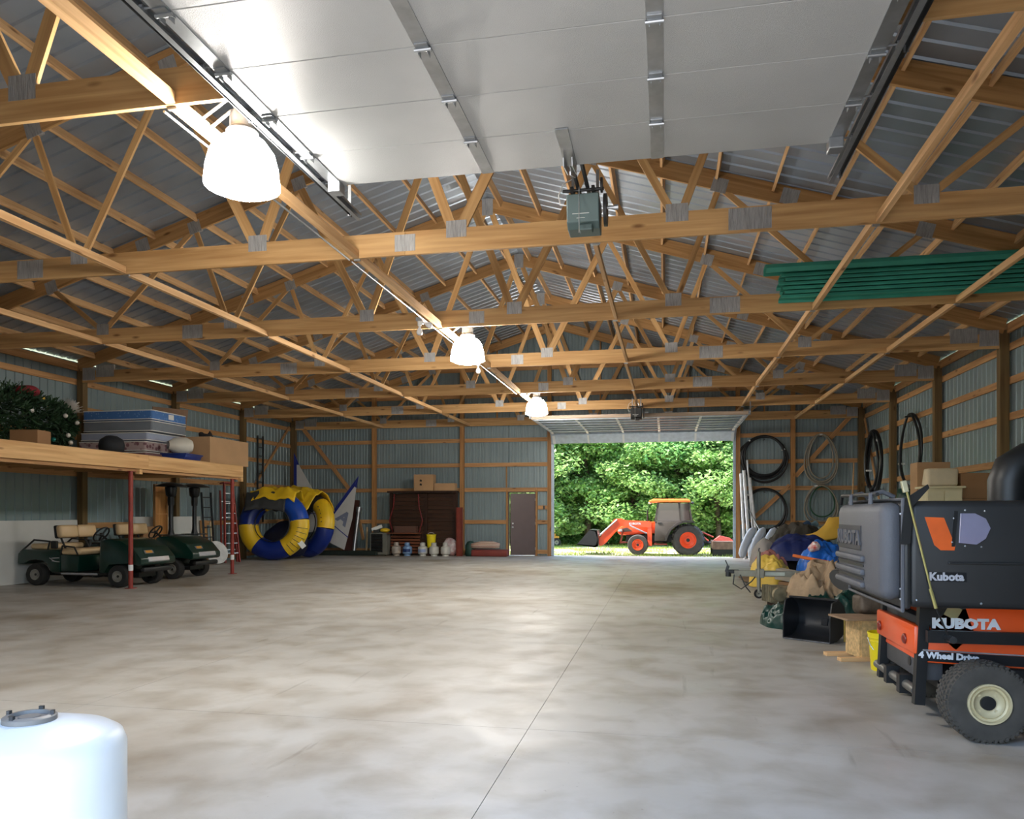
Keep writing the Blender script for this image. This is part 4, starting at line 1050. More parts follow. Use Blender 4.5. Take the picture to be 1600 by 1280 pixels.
for s in (-1, 1):
    part('end_frame', box(B(), (s * .57, .14, .42), (.05, .07, .84)), CABF, bench)
    bm = B(); tube(bm, [(s * .5, .18, .84), (s * .62, .16, 1.25), (s * .48, .2, 1.75), (s * .45, .22, 2.2)], .02, 6); part('hanging_strap', bm, pbr('red_strap', (120, 30, 34), .6), bench, smooth=True)
part('seat_board', box(B(), (0, .02, .80), (1.2, .34, .03)), BEN, bench)
part('seat_box', box(B(), (.05, .05, .94), (.8, .26, .24)), pbr('brown_box', (92, 62, 50), .7), bench)
bx_ = carton((-8.43, 26.55, 2.318), (.72, .34, .58), 0, 'square cardboard box with black print on the dark cabinet', CARD)
for z in (.22, .36): part('print_mark', box(B(), (-.1, -.1715, z), (.08, .002, .07), ry=.3), BLACK, bx_)
carton((-7.66, 26.56, 2.318), (.76, .32, .26), 0, 'low flat cardboard box at the right end of the dark cabinet', CARD)

# propane cylinders
TANKW = pbr('tank_white', (196, 194, 186), .45, .1, .08, 6)
TANKD = pbr('tank_worn', (170, 160, 150), .5, .1, .2, 7)
TANKB = pbr('tank_blue', (118, 150, 190), .4, .1, .1, 4)
def propane(x, label, mat, band=None, word=None, y=26.2):
    t = thing('propane_tank', label, 'gas cylinder', (x, y, 0), group='propane cylinders by the far wall')
    bm = B(); lathe(bm, [(0, .045), (.10, .05), (.165, .085), (.17, .12), (.17, .28), (.16, .32), (.1, .355), (.05, .37), (0, .37)], n=22); part('body', bm, mat, t, smooth=True)
    bm = B(); lathe(bm, [(.11, 0), (.115, 0), (.115, .06), (.11, .06), (.11, 0)], n=18); part('foot_ring', bm, mat, t)
    for a in (0, 1):
        bm = B(); lathe(bm, [(.095, .345), (.10, .345), (.10, .46), (.085, .475), (.08, .47), (.095, .45), (.095, .345)], n=9, a0=R(20 + 180 * a), a1=R(150 + 180 * a)); part('collar', bm, mat, t, smooth=True)
    bm = B(); cyl(bm, (0, 0, .36), (0, 0, .43), .022, n=8); cyl(bm, (-.05, 0, .41), (.03, 0, .41), .014, n=8); part('valve', bm, pbr('brass', (170, 136, 70), .35, .8), t)
    if band:
        bm = B(); lathe(bm, [(.1705, .14), (.1725, .14), (.1725, .25), (.1705, .25), (.1705, .14)], n=12, a0=R(215), a1=R(325)); part('label_band', bm, band, t, smooth=True)
    return t
propane(-9.38, 'worn white propane tank beside the grey unit heater', TANKD)
propane(-8.97, 'pale blue propane tank with dark blue swoosh label', TANKB, pbr('label_navy', (24, 52, 110), .4))
propane(-8.40, 'white propane tank with faded blue label left of the yellow bucket', TANKW, pbr('label_pale_blue', (150, 164, 200), .4))
propane(-7.98, 'plain white propane tank in front right of the yellow bucket', TANKW)
propane(-7.56, 'plain white propane tank at the right end of the row', TANKW)
def bucket(x, y, z, r, h, label, mat, handle=True, rx=0):
    t = thing('plastic_bucket', label, 'bucket', (x, y, z), rx, group=None)
    bm = B(); lathe(bm, [(0, 0), (r * .82, 0), (r * .84, .01), (r, h), (r * 1.06, h), (r * 1.06, h - .02), (r * 1.02, h - .02), (r * 1.02, h * .86), (r * .97, h * .84), (r * .94, h * .84), (r * .8, .02), (0, .02)], n=28); part('body', bm, mat, t, smooth=True)
    for k in (.78, .9):
        part('rim_rib', tube(B(), [(r * (.82 + .18 * k) * math.cos(a), r * (.82 + .18 * k) * math.sin(a), h * k) for a in [2 * PI * i / 28 for i in range(28)]], .006, 5, closed=True), mat, t, smooth=True)
    if handle:
        part('handle', tube(B(), [(r * 1.06 * math.cos(a), -r * .55 * math.sin(a) - .01, h * .86 - r * 1.1 * math.sin(a)) for a in [PI * i / 14 for i in range(15)]], .005, 5), GALV, t, smooth=True)
    return t
YEL = pbr('bucket_yellow', (238, 216, 30), .4, 0, .04, 3)
b_ = bucket(-8.18, 26.5, .28, .17, .48, 'yellow bucket standing on a block behind the white propane tanks', YEL, handle=False)
part('grip', tube(B(), [(.12 * math.cos(a), 0, .48 + .06 * math.sin(a)) for a in [PI * i / 8 for i in range(9)]], .01, 5), WHITE, b_)
bm = B(); box(bm, (-8.18, 26.5, .14), (.36, .34, .28), bev=.01); tag(part('wood_block', bm, CABF), 'dark wooden block under the yellow bucket by the cabinet', 'block')
bm = B(); sph(bm, (0, 0, .3), (.26, .2, .34), 12); wob(bm, .06, 4, 6)
for v in bm.verts: v.co.z = max(v.co.z, 0)
tag(part('plastic_bag', bm, pbr('bag_translucent', (190, 186, 186), .3, 0, .3, 9, rgb2=(150, 100, 100)), M=TM((-7.45, 26.42, 0)), smooth='all'), 'stuffed clear plastic bag behind the rightmost propane tank', 'bag')
RED2 = pbr('steel_red_brown', (126, 50, 36), .5, .1, .12, 4)
tc_ = thing('steel_channel', 'tall red brown steel channel standing beside the dark cabinet', 'steel channel', (-7.08, 26.3, 0))
part('web', box(B(), (0, .05, .86), (.22, .012, 1.72)), RED2, tc_)
for s in (-1, 1): part('flange', box(B(), (s * .105, .0, .86), (.012, .1, 1.72)), RED2, tc_)
bm = B(); lathe(bm, [(0, 0), (.17, 0), (.2, .12), (.18, .4), (.1, .52), (0, .54)], n=14); wob(bm, .02, 5, 2)
tag(part('green_bundle', bm, pbr('bundle_green', (28, 62, 54), .6, 0, .2, 6), M=TM((-6.72, 26.45, 0)), smooth='all'), 'dark green tied bundle right of the tall red channel', 'bundle')
bm = B(); box(bm, (-6.0, 26.4, .12), (1.3, .4, .24), bev=.04); wob(bm, .03, 3, 8); tag(part('red_tarp', bm, pbr('tarp_brick', (120, 50, 42), .7, 0, .1, 4), smooth='all'), 'folded brick red tarp lying under the striped cloth roll', 'tarp')
bm = B(); tube(bm, [(-6.65, 26.35, .36), (-6.3, 26.33, .40), (-5.9, 26.35, .41), (-5.65, 26.34, .38)], [.10, .135, .13, .09], 12); wob(bm, .012, 6, 1)
def stripes(name, a, b, sc_):
    m = pbr(name, a, .75); nt = m.node_tree; N = nt.nodes; L = nt.links
    tc = N.new('ShaderNodeTexCoord'); w = N.new('ShaderNodeTexWave'); w.bands_direction = 'Z'; w.inputs['Scale'].default_value = sc_
    L.new(tc.outputs['Object'], w.inputs[0]); rp = N.new('ShaderNodeValToRGB'); rp.color_ramp.interpolation = 'CONSTANT'; rp.color_ramp.elements[1].position = .62
    rp.color_ramp.elements[0].color = (*lin(a), 1); rp.color_ramp.elements[1].color = (*lin(b), 1)
    L.new(w.outputs[0], rp.inputs[0]); L.new(rp.outputs[0], N['Principled BSDF'].inputs['Base Color']); return m
tag(part('cloth_roll', bm, stripes('striped_canvas', (205, 190, 172), (150, 84, 72), 5), smooth='all'), 'rolled cream canvas with thin red stripes near the walk door', 'roll')
sw = thing('light_switch', 'small grey switch box on the girt right of the walk door', 'switch', (-4.2, YF - .09, 1.72))
part('box', box(B(), (0, 0, 0), (.06, .05, .12), bev=.004, seg=1), STEELD, sw); part('toggle', box(B(), (0, -.03, 0), (.012, .02, .03)), BLACK, sw)

# ================================================================ HOSES ON THE WALLS
HOSEB = pbr('hose_black', (26, 27, 29), .42, 0, .2, 6)
HOSEG = pbr('hose_beige', (150, 142, 126), .5, 0, .1, 6)
HOSEGR = pbr('hose_green', (26, 78, 52), .45, 0, .1, 6)
def coil(label, M, loops, r, mat, peg=(0, 0, .0), ties=(), tail=None, group='hose coils on the walls'):
    """loops: (rx, rz, cx, cz, dy) ellipses in the local XZ plane, standing off the wall towards -Y"""
    t = thing('hose_coil', label, 'hose', M=M, group=group)
    for k, (rx, rz, cx, cz, dy) in enumerate(loops):
        pts = []
        for i in range(44):
            a = 2 * PI * i / 44; egg = 1 - .16 * math.sin(a) if rx < rz * .85 else 1
            pts.append((cx + rx * egg * math.cos(a), -dy + .012 * math.sin(3 * a + k), cz + rz * math.sin(a)))
        part('loop', tube(B(), pts, r, 8, closed=True), mat if not isinstance(mat, list) else mat[k % len(mat)], t, smooth=True)
    if tail: part('hose_end', tube(B(), tail, r, 8), mat if not isinstance(mat, list) else mat[0], t, smooth=True)
    for x, z, a in ties:
        part('tie', box(B(), (x, -.06, z), (.10, .16, .05), ry=a, bev=.01), WHITE, t)
    part('peg', cyl(B(), (peg[0], .03, peg[2]), (peg[0], -.2, peg[2]), .018, n=8), STEELD, t)
    return t
yw = YF - .115
coil('thick black poly hose coil hung upper right of the overhead door', TM((3.28, yw, 3.42)), [(.66, .68, 0, 0, .04), (.70, .72, -.01, -.03, .09), (.64, .65, 0, .02, .13), (.73, .76, .02, -.10, .06)], .036, HOSEB, (0, 0, .56),
     ((-.45, .52, .8), (.62, .22, -.4)), [(-.5, -.05, .5), (-.7, -.06, .32), (-.84, -.06, .1)])
coil('thick black poly hose coil hung lower right of the overhead door', TM((3.30, yw, 1.62)), [(.68, .72, 0, 0, .04), (.71, .74, 0, -.03, .09), (.65, .68, .0, .02, .13)], .036, HOSEB, (0, 0, .6), ((-.52, .5, .8), (.4, -.56, .6)))
coil('oval beige garden hose coil hung high near the right corner', TM((5.08, yw, 3.34)), [(.50, .80, 0, 0, .04), (.46, .78, .02, .01, .08), (.38, .72, 0, .06, .11), (.52, .82, .0, -.03, .13)], .022, HOSEG, (0, 0, .72), ((0, .78, 0),))
coil('oval beige and green garden hose coil hung low near the right corner', TM((5.08, yw, 1.80)), [(.50, .68, 0, 0, .04), (.46, .60, .02, .05, .08), (.38, .5, .04, .10, .11), (.52, .66, .0, -.03, .13)], .022, [HOSEG, HOSEG, HOSEGR, HOSEG], (0, 0, .6), ((-.15, .62, 0),))
xw = XR - .06
Mr = Matrix.Rotation(-PI / 2, 4, 'Z')        # hang on the right wall, facing -X
coil('black hose coil hung on the right wall beside the far corner', Matrix.Translation((xw - .08, 25.15, 3.1)) @ Mr, [(.78, .92, 0, 0, .05), (.82, .95, .02, -.02, .1), (.7, .88, -.03, .03, .14)], .042, HOSEB, (0, 0, .82), ((-.66, -.25, 0), (.5, .6, .5)))
coil('thin black hose hoop hung on the right wall between two posts', Matrix.Translation((xw - .08, 21.65, 3.15)) @ Mr, [(.86, .95, 0, 0, .05), (.78, .93, .06, 0, .1)], .032, HOSEB, (0, 0, .88), ((-.78, -.3, 0),))
for i, (x, y, zt, r, lab) in enumerate(((2.52, 26.9, 2.85, .045, 'tall white plastic pipe leaning nearest the overhead door'), (2.62, 26.85, 2.95, .055, 'tall white plastic pipe leaning second from the overhead door'),
                                (2.73, 26.9, 3.3, .03, 'tallest thin white pipe leaning by the overhead door'), (2.8, 26.8, 2.7, .045, 'white plastic pipe leaning furthest from the overhead door'))):
    tubeobj('plastic_pipe', lab, 'pipe', (x + .1 + .05 * i, y - .35, 0), (x, y + .02, zt), r, pbr('pvc_white', (220, 222, 224), .35), group='white pipes leaning by the overhead door')
tubeobj('steel_pole', 'thin chrome pole leaning in front of the lower black hose coil', 'pole', (3.25, 26.2, .6), (2.6, 26.9, 1.95), .025, GALV)
tubeobj('wood_stake', 'pale wooden stake standing at the far right corner post', 'stake', (5.85, 26.4, 0), (6.0, 26.55, 3.15), .022, PALE)

# ================================================================ BOAT GEAR HEAP BY THE RIGHT WALL
def heap(name, label, cat, loc, rx, ry, h, mat, seed, amp=.12, sc_=2.4, rz=0, n=56, sharp=.6, z0=0.0, fold=.5):
    bm = B(); rows = []
    for i in range(n + 1):
        row = []
        for j in range(n + 1):
            u, v = -1 + 2 * i / n, -1 + 2 * j / n
            x, y = u * math.sqrt(1 - v * v / 2), v * math.sqrt(1 - u * u / 2)
            q = max(0, 1 - (x * x + y * y)); z = h * q ** sharp
            f = amp * (nz(x * rx, y * ry, sc_, seed) + .5 * nz(x * rx, y * ry, sc_ * 2.7, seed + 3) - fold * abs(nz(x * rx * (1 + .5 * y), y * ry, sc_ * 1.6, seed + 5)) - fold * .6 * abs(nz(x * rx, y * ry * (1 + .5 * x), sc_ * 3.4, seed + 7)) + .4 * fold)
            k = 1 + .12 * nz(x, y, 1.7, seed + 9)
            row.append(bm.verts.new((x * rx * k, y * ry * k, max(z0, z + f * min(1, q * 3 + .15)))))
        rows.append(row)
    for i in range(n):
        for j in range(n): bm.faces.new((rows[i][j], rows[i + 1][j], rows[i + 1][j + 1], rows[i][j + 1]))
    ring_ = [rows[i][0] for i in range(n)] + [rows[n][j] for j in range(n)] + [rows[i][n] for i in range(n, 0, -1)] + [rows[0][j] for j in range(n, 0, -1)]
    bs = [bm.verts.new((v.co.x, v.co.y, z0 - .01)) for v in ring_]
    for i in range(len(ring_)):
        j = (i + 1) % len(ring_); bm.faces.new((ring_[i], bs[i], bs[j], ring_[j]))
    bm.faces.new(bs)
    return tag(part(name, bm, mat, M=TM(loc, rz), smooth='all'), label, cat)
GREYT = pbr('tube_grey', (176, 182, 190), .4, 0, .08, 3)
for i, (x, l, lab) in enumerate(((2.35, 'front', 'pale grey inflatable float tube leaning, leftmost of the three'), (2.62, 'mid', 'pale grey inflatable float tube leaning, middle of the three'), (2.92, 'back', 'pale grey inflatable float tube leaning, rightmost of the three'))):
    bm = B(); y0 = 24.9 - .25 * i
    pts = [V((x + .02 + .42 * q ** 1.5, y0 + .5 * q, .14 + 1.0 * q - .1 * q * q)) for q in [k / 9 for k in range(10)]]
    tube(bm, pts, [.06] + [.125] * 8 + [.06], 14)
    t = tag(part('float_tube', bm, GREYT, smooth=True), lab, 'inflatable', 'grey float tubes leaning by the right wall')
PAL = wood('pallet_wood', (140, 116, 96), (108, 88, 70), axis=0)
pl = thing('wooden_pallet', 'low weathered wooden pallet under the boat gear heap', 'pallet', (3.3, 18.0, 0))
for i in range(7): part('deck_board', box(B(), (0, -1.3 + i * .44, .125), (3.4, .3, .025)), PAL, pl)
for s in (-1.3, 0, 1.3): part('runner', box(B(), (s, 0, .056), (.1, 2.9, .11)), PAL, pl)
heap('boat_gear_base', 'dark bundled tarpaulin at the bottom of the boat gear heap', 'tarp', (3.5, 18.9, .14), 1.45, 1.9, .62, pbr('tarp_dark', (46, 44, 48), .7, 0, .3, 3), 11, .22, 1.6, fold=1.0)
heap('storage_bag', 'big navy and grey padded bag on the boat gear heap', 'bag', (2.75, 17.3, .55), .75, .62, .52, pbr('navy_cloth', (18, 34, 92), .55, 0, .12, 3, .6, 7), 12, .1, 2, fold=.6)
heap('storage_bag', 'grey padded end of a bag left of the navy bag', 'bag', (2.14, 17.35, .38), .33, .5, .58, pbr('grey_cloth', (148, 142, 138), .7, 0, .1, 3), 13, .08, 2.5)
heap('storage_bag', 'dark olive duffel bag behind the navy bag', 'bag', (3.0, 18.6, .7), .75, .5, .55, pbr('olive_cloth', (58, 54, 46), .75, 0, .2, 4), 14, .14, 2.5, fold=.8)
heap('yellow_bag', 'crumpled yellow vinyl bag behind the trailer tongue', 'bag', (2.02, 15.7, .12), .42, .4, .5, pbr('vinyl_pale_yellow', (226, 192, 84), .45, 0, .1, 4, .8, 8), 15, .14, 3.0, sharp=.35, fold=1.0)
heap('pink_cloth', 'dusty pink folded cloth lying on the yellow vinyl bag', 'cloth', (2.05, 16.0, .5), .34, .3, .24, pbr('cloth_pink', (160, 104, 98), .8, 0, .12, 5), 16, .1, 4, fold=1.0)
heap('blue_tarp', 'bright blue plastic tarp bundled beside the olive bag', 'tarp', (2.95, 15.6, .14), .46, .5, .8, pbr('tarp_blue', (28, 104, 200), .35, 0, .18, 6, .8, 10), 17, .16, 3, sharp=.4, fold=1.1)
cb2 = thing('styrofoam_block', 'long grey beige foam block lying behind the trailer tongue', 'foam block', (2.35, 14.95, .14), R(-28))
part('block', box(B(), (0, 0, .22), (.62, .3, .2), rx=.0, ry=.14, bev=.012), pbr('foam_beige', (176, 168, 154), .8, 0, .08, 5), cb2)
part('support', box(B(), (0, 0, .06), (.5, .26, .12)), CARDD, cb2)
YF_ = pbr('foam_yellow', (224, 178, 70), .7, 0, .06, 4)
bm = B(); prism(bm, [(-.5, 0), (-.1, .06), (.1, .28), (.22, .46), (.34, .40), (.44, .46), (.62, .38), (.5, .12), (.3, -.06), (0, -.1)], .12, XZ, bev=.03); wob(bm, .02, 4)
tag(part('foam_sheet', bm, YF_, M=TM((3.35, 17.7, 1.02), rz=R(10), rx=R(-25)), smooth='all'), 'curled yellow foam sheet on top of the boat gear heap', 'foam sheet')
for i, (x0, x1, zz, c, lab) in enumerate(((2.9, 3.55, 1.05, (40, 66, 96), 'dark blue padded board lying tilted on the gear heap'), (3.15, 3.75, 1.05, (110, 138, 150), 'slim pale blue board lying beside the dark blue board'), (3.5, 4.3, 1.05, (44, 40, 84), 'purple navy cushion behind the yellow foam sheet'))):
    bm = B(); box(bm, ((x0 + x1) / 2, 20.4 + .2 * i, zz), (.85 if i < 2 else .9, .26 if i != 1 else .14, .14), ry=-.62 if i < 2 else -.25, bev=.035)
    tag(part('padded_board', bm, pbr('pad_%d' % i, c, .5), smooth=True), lab, 'padded board')
bt = thing('paint_roller', 'orange handled pole with red and white tip across the heap', 'tool', (2.45, 15.1, .62))
part('shaft', tube(B(), [(-.1, 0, .12), (.55, -.3, .0)], .03, 8), pbr('safety_orange', (232, 120, 60), .5), bt, smooth=True)
part('tip', lathe(B(), [(0, 0), (.06, .02), (.1, .16), (.06, .22), (0, .23)], TM((.22, .25, .2), ry=R(55)), 12), pbr('tip_red', (200, 40, 36), .4, rgb2=(230, 225, 220), nscale=14), bt, smooth=True)

# ================================================================ TRAILER
TRG = pbr('trailer_galvanised', (150, 148, 136), .5, .5, .15, 7)
tr = thing('boat_trailer', 'galvanised boat trailer with tongue jack pointing into the room', 'trailer', (1.64, 14.5, 0))
part('tongue', box(B(), (.75, 0, .44), (2.3, .09, .11), bev=.006, seg=1), TRG, tr)
part('reflector', box(B(), (.30, -.048, .44), (.34, .004, .06)), pbr('tape_pale', (196, 204, 196), .3), tr)
bm = B(); box(bm, (-.42, 0, .47), (.22, .08, .07), bev=.015); box(bm, (-.52, 0, .52), (.05, .05, .12), ry=.3); cyl(bm, (-.5, 0, .47), (-.5, 0, .38), .05, n=12); part('coupler', bm, STEELD, tr)
part('coupler_lever', box(B(), (-.52, 0, .60), (.02, .03, .16), ry=-.4), STEELD, tr)
bm = B(); tube(bm, [(-.4, -.05, .42), (-.42, -.06, .25), (-.28, -.06, .16), (-.1, -.05, .3), (-.02, -.03, .4)], .012, 6); part('safety_chain', bm, STEELD, tr, smooth=True)
bm = B(); tube(bm, [(-.3, -.05, .42), (-.2, -.07, .2), (-.12, -.07, .1)], .012, 6); part('safety_chain', bm, STEELD, tr, smooth=True)
jk = part('jack_post', cyl(B(), (.02, -.09, .12), (.02, -.09, .84), .035, n=14), TRG, tr, smooth=True)
part('jack_clamp', box(B(), (.04, -.06, .45), (.14, .12, .16), bev=.006, seg=1), TRG, jk)
part('jack_crank', tube(B(), [(.02, -.09, .84), (.02, -.09, .9), (.02, -.2, .9)], .012, 6), STEELD, jk)
wheel(tr, (.02, -.09, .085), .085, .05, .05, TRG, 'jack_wheel', side=-1, n=20)
for s in (-1, 1):
    part('frame_rail', box(B(), (2.9, s * .55, .44), (2.0, .07, .1)), TRG, tr)
    part('frame_arm', beam('frame_arm', (1.64 + 1.2, 14.5, .44), (1.64 + 1.95, 14.5 + s * .55, .44), .07, .1, TRG, None).data, TRG, tr, M=WM[tr].inverted() @ TM((1.64 + 1.575, 14.5 + s * .275, .44), rz=math.atan2(s * .55, .75)))
    wheel(tr, (3.1, s * .75, .27), .27, .17, .15, TRG, side=s)
part('axle', cyl(B(), (3.1, -.68, .27), (3.1, .68, .27), .035, n=10), TRG, tr)
for o in [o for o in bpy.data.objects if o.name.startswith('frame_arm') and o.parent is None]: bpy.data.objects.remove(o)

# ================================================================ TARPS, ENGINE, SCOOP, STAND, BUCKET
heap('green_tarp', 'dark green tarpaulin heaped on the floor behind the black scoop', 'tarp', (2.6, 11.2, 0), .85, .75, .46, pbr('tarp_green', (14, 58, 50), .4, 0, .2, 4, .6, 9), 21, .2, 2.4, sharp=.42, fold=1.0)
heap('green_tarp', 'folded dark green tarp edge in front of the small engine', 'tarp', (1.62, 11.1, 0), .32, .5, .22, pbr('tarp_green', (14, 58, 50)), 22, .1, 4, sharp=.4, fold=1.0)
heap('brown_canvas', 'crumpled tan canvas drop cloth heaped on the green tarp', 'canvas', (2.25, 11.75, .33), .52, .5, .36, pbr('canvas_tan', (168, 142, 112), .85, 0, .12, 5, .9, 14), 23, .26, 3.0, fold=1.3)
bm = B(); lathe(bm, [(.17, 0), (.19, 0), (.17, .36), (.13, .42), (.11, .42), (.15, .35), (.17, 0)], TM((2.2, 11.95, .42), rz=.4) @ Matrix.Rotation(R(12), 4, 'X'), 18); wob(bm, .02, 5, 9)
tag(part('canvas_roll', bm, pbr('canvas_tan', (168, 142, 112)), smooth='all'), 'open tan canvas tube standing on the crumpled canvas', 'canvas')
en = thing('small_engine', 'weathered greenish small engine block at the left of the tarps', 'engine', (1.66, 11.85, .0), R(20))
ENM = pbr('engine_cast', (132, 122, 98), .55, .3, .35, 9)
part('crankcase', box(B(), (0, 0, .34), (.28, .34, .26), bev=.03), ENM, en, smooth=True)
part('support_block', box(B(), (0, 0, .11), (.24, .3, .21)), CABF, en)
for i in range(6): part('cooling_fin', box(B(), (-.17, -.13 + i * .05, .36), (.1, .014, .24), bev=.003, seg=1), ENM, en)
bm = B(); cyl(bm, (-.12, -.18, .36), (-.12, -.24, .36), .10, n=18); part('recoil_cover', bm, ENM, en, smooth=True)
part('starter_cord', tube(B(), [(-.13, -.2, .26), (-.25, -.35, .08), (-.36, -.45, .012), (-.46, -.5, .012)], .006, 5), WHITE, en)

SCM = pbr('scoop_black', (44, 45, 48), .38, .3, .15, 5)
SCE = pbr('scoop_worn_edge', (128, 130, 136), .35, .7, .3, 14)
ax = R(-36)
sc_ = thing('loader_bucket', 'black steel loader scoop standing open on the floor', 'scoop', (1.66, 9.72, 0), ax)
W_ = .58
def shell(p):      # (depth, z) profile, thin wall
    bm = B(); a = [bm.verts.new((-W_ / 2, d, z)) for d, z in p]; b = [bm.verts.new((W_ / 2, d, z)) for d, z in p]
    for i in range(len(p) - 1): bm.faces.new((a[i], a[i + 1], b[i + 1], b[i]))
    return solidify(bm, .012)
pf = [(0, .01), (.18, .015), (.32, .06), (.40, .16), (.42, .30), (.36, .42), (.22, .50)]
part('curved_shell', shell(pf), SCM, sc_, smooth=True)
for s in (-1, 1): part('side_plate', prism(B(), pf + [(.05, .47), (0, .3)], .014, AT(s * W_ / 2, 0, 0, YZ)), SCM, sc_)
part('cutting_edge', box(B(), (0, .05, .012), (W_, .12, .014)), SCE, sc_)
part('top_lip', box(B(), (0, .2, .5), (W_ + .03, .05, .02)), SCM, sc_)
bm = B(); box(bm, (.05, .62, .2), (.08, .5, .08)); box(bm, (.05, .84, .1), (.1, .08, .2)); part('mount_arm', bm, SCM, sc_)
part('stand_leg', cyl(B(), (W_ / 2 + .04, .3, 0), (W_ / 2 + .04, .3, .28), .014, n=8), pbr('brass_rod', (170, 140, 70), .4, .7), sc_)

OSB = pbr('osb_board', (206, 172, 120), .7, 0, .25, 26)
st = thing('plywood_stand', 'small raw plywood stand with feet beside the yellow bucket', 'stand', (2.1, 8.75, 0), R(14))
part('top', box(B(), (.05, 0, .43), (.72, .44, .02)), pbr('ply_top', (150, 122, 96), .7, 0, .12, 9), st)
part('panel', box(B(), (-.14, 0, .225), (.02, .3, .39)), OSB, st); part('panel', box(B(), (.02, -.15, .225), (.3, .02, .39)), OSB, st); part('panel', box(B(), (.3, 0, .225), (.02, .3, .39)), OSB, st)
for y in (-.16, .16): part('foot', box(B(), (-.12, y, .018), (.5, .09, .036)), PALE, st)
eq = thing('mower_engine', 'grimy pull start engine with curved grey duct on the plywood stand', 'engine', (2.2, 9.05, .44), R(10))
part('engine_block', wob(box(B(), (0, 0, .1), (.3, .26, .2), bev=.05, seg=3), .02, 9), pbr('grimy_metal', (96, 84, 72), .6, .3, .4, 12), eq, smooth=True)
part('duct', tube(B(), [(.05, 0, .22), (-.1, .02, .36), (-.24, .0, .42), (-.34, -.05, .36)], [.1, .11, .12, .13], 14), pbr('duct_grey', (70, 70, 70), .5), eq, smooth=True)
part('bracket', box(B(), (-.12, -.1, .28), (.34, .04, .03), ry=.3), STEELD, eq)
part('lever', tube(B(), [(.12, -.05, .18), (.15, -.06, .42)], .014, 6), pbr('safety_orange', (232, 120, 60)), eq)
part('hose', tube(B(), [(.1, .1, .18), (.2, .12, .34), (.05, .14, .46), (-.16, .2, .5), (-.2, .25, .3)], .016, 6), BLACK, eq, smooth=True)
hb = thing('bicycle_handlebar', 'black handlebar with grip and cables poking above the tan canvas', 'handlebar', (2.52, 11.3, .44))
part('bar', tube(B(), [(0, 0, .0), (0, 0, .46), (-.02, 0, .52), (.16, -.05, .62)], .02, 8), BLACK, hb, smooth=True)
part('grip', tube(B(), [(.08, -.03, .58), (.24, -.07, .66)], .03, 8), RUBBER, hb, smooth=True)
part('brake_cable', tube(B(), [(.0, 0, .5), (-.16, -.02, .5), (-.22, -.04, .3), (-.1, -.05, .12), (.1, -.04, .08)], .007, 5), BLACK, hb, smooth=True)
part('brake_cable', tube(B(), [(.02, 0, .5), (.14, -.03, .46), (.2, -.04, .3)], .007, 5), BLACK, hb, smooth=True)
bucket(2.12, 8.1, 0, .155, .37, 'bright yellow plastic bucket on the floor behind the mower', YEL)

# ================================================================ RIGHT WALL FURNITURE
CRM = pbr('cream_paint', (214, 204, 168), .5, 0, .06, 3)
cc = thing('cream_cabinet', 'tall cream painted cabinet by the right wall behind the mower', 'cabinet', (5.2, 16.0, 0))
part('body', box(B(), (0, .15, 1.0), (.62, .5, 2.0)), CRM, cc)
part('top', box(B(), (0, .15, 2.02), (.72, .6, .04), bev=.008), CRM, cc)
for s in (-1, 1):
    d_ = part('door', box(B(), (s * .155, -.11, 1.0), (.29, .025, 1.9), bev=.006, seg=1), CRM, cc)
    part('knob', sph(B(), (s * .04, -.13, 1.2), (.014, .014, .014), 8), GALV, d_, smooth='all')
cr = thing('paper_sack', 'crumpled cream paper sack lying on the cream cabinet', 'sack', (5.2, 16.12, 2.04))
part('sack', wob(box(B(), (0, 0, .17), (.56, .3, .33), bev=.05, seg=3), .03, 6, 4), pbr('paper_cream', (212, 198, 168), .8, 0, .06, 5), cr, smooth='all')
carton((5.82, 16.3, 0), (.62, .6, 1.2), 0, 'brown cardboard carton at the bottom of the stack beside the cream cabinet', CARDD)
carton((5.82, 16.3, 1.205), (.62, .6, .6), 0, 'brown cardboard carton in the middle of the stack beside the cream cabinet', CARDD, tape=False)
carton((5.82, 16.3, 1.81), (.62, .6, .48), .02, 'brown cardboard carton on top of the stack beside the cream cabinet', CARDD, tape=False)
carton((5.35, 17.2, 0), (.62, .45, 2.56), 0, 'very tall cardboard carton standing behind the cream cabinet', CARD)
for i, (x, y, lab) in enumerate(((5.35, 18.7, 'dark green rolled tarp standing on end left of the cream cabinet'), (5.62, 18.35, 'black rolled mat standing on end beside the green roll'))):
    bm = B(); lathe(bm, [(0, 0), (.22, 0), (.23, 1.9), (.19, 2.06), (.1, 2.08), (0, 2.05)], TM((x, y, 0)), 18); wob(bm, .02, 3, i)
    tag(part('tarp_roll', bm, pbr('tarp_green', (14, 58, 50)) if i == 0 else pbr('mat_black', (26, 34, 36), .7), smooth='all'), lab, 'roll')

# ================================================================ WHITE TANK IN THE FOREGROUND
tk = thing('poly_tank', 'round white plastic tank with grey screw cap at the front left', 'tank', (-2.31, 2.46, 0))
TKW = pbr('poly_white', (206, 208, 206), .4, 0, .04, 3)
bm = B(); lathe(bm, [(0, 0), (.31, 0), (.325, .03), (.325, .66), (.31, .70), (.27, .725), (.12, .768), (0, .77)], n=48); part('body', bm, TKW, tk, smooth=True)
bm = B(); lathe(bm, [(.09, .755), (.09, .785), (.08, .792), (.068, .792), (.064, .778), (.04, .778), (.036, .786), (0, .786)], n=28); cp = part('screw_cap', bm, pbr('cap_grey', (112, 108, 102), .5), tk, smooth=True)
for a in (0.4, 1.8, 3.3, 4.7): part('lug', box(B(), (.078 * math.cos(a), .078 * math.sin(a), .796), (.012, .016, .016), rz=a), STEELD, cp)

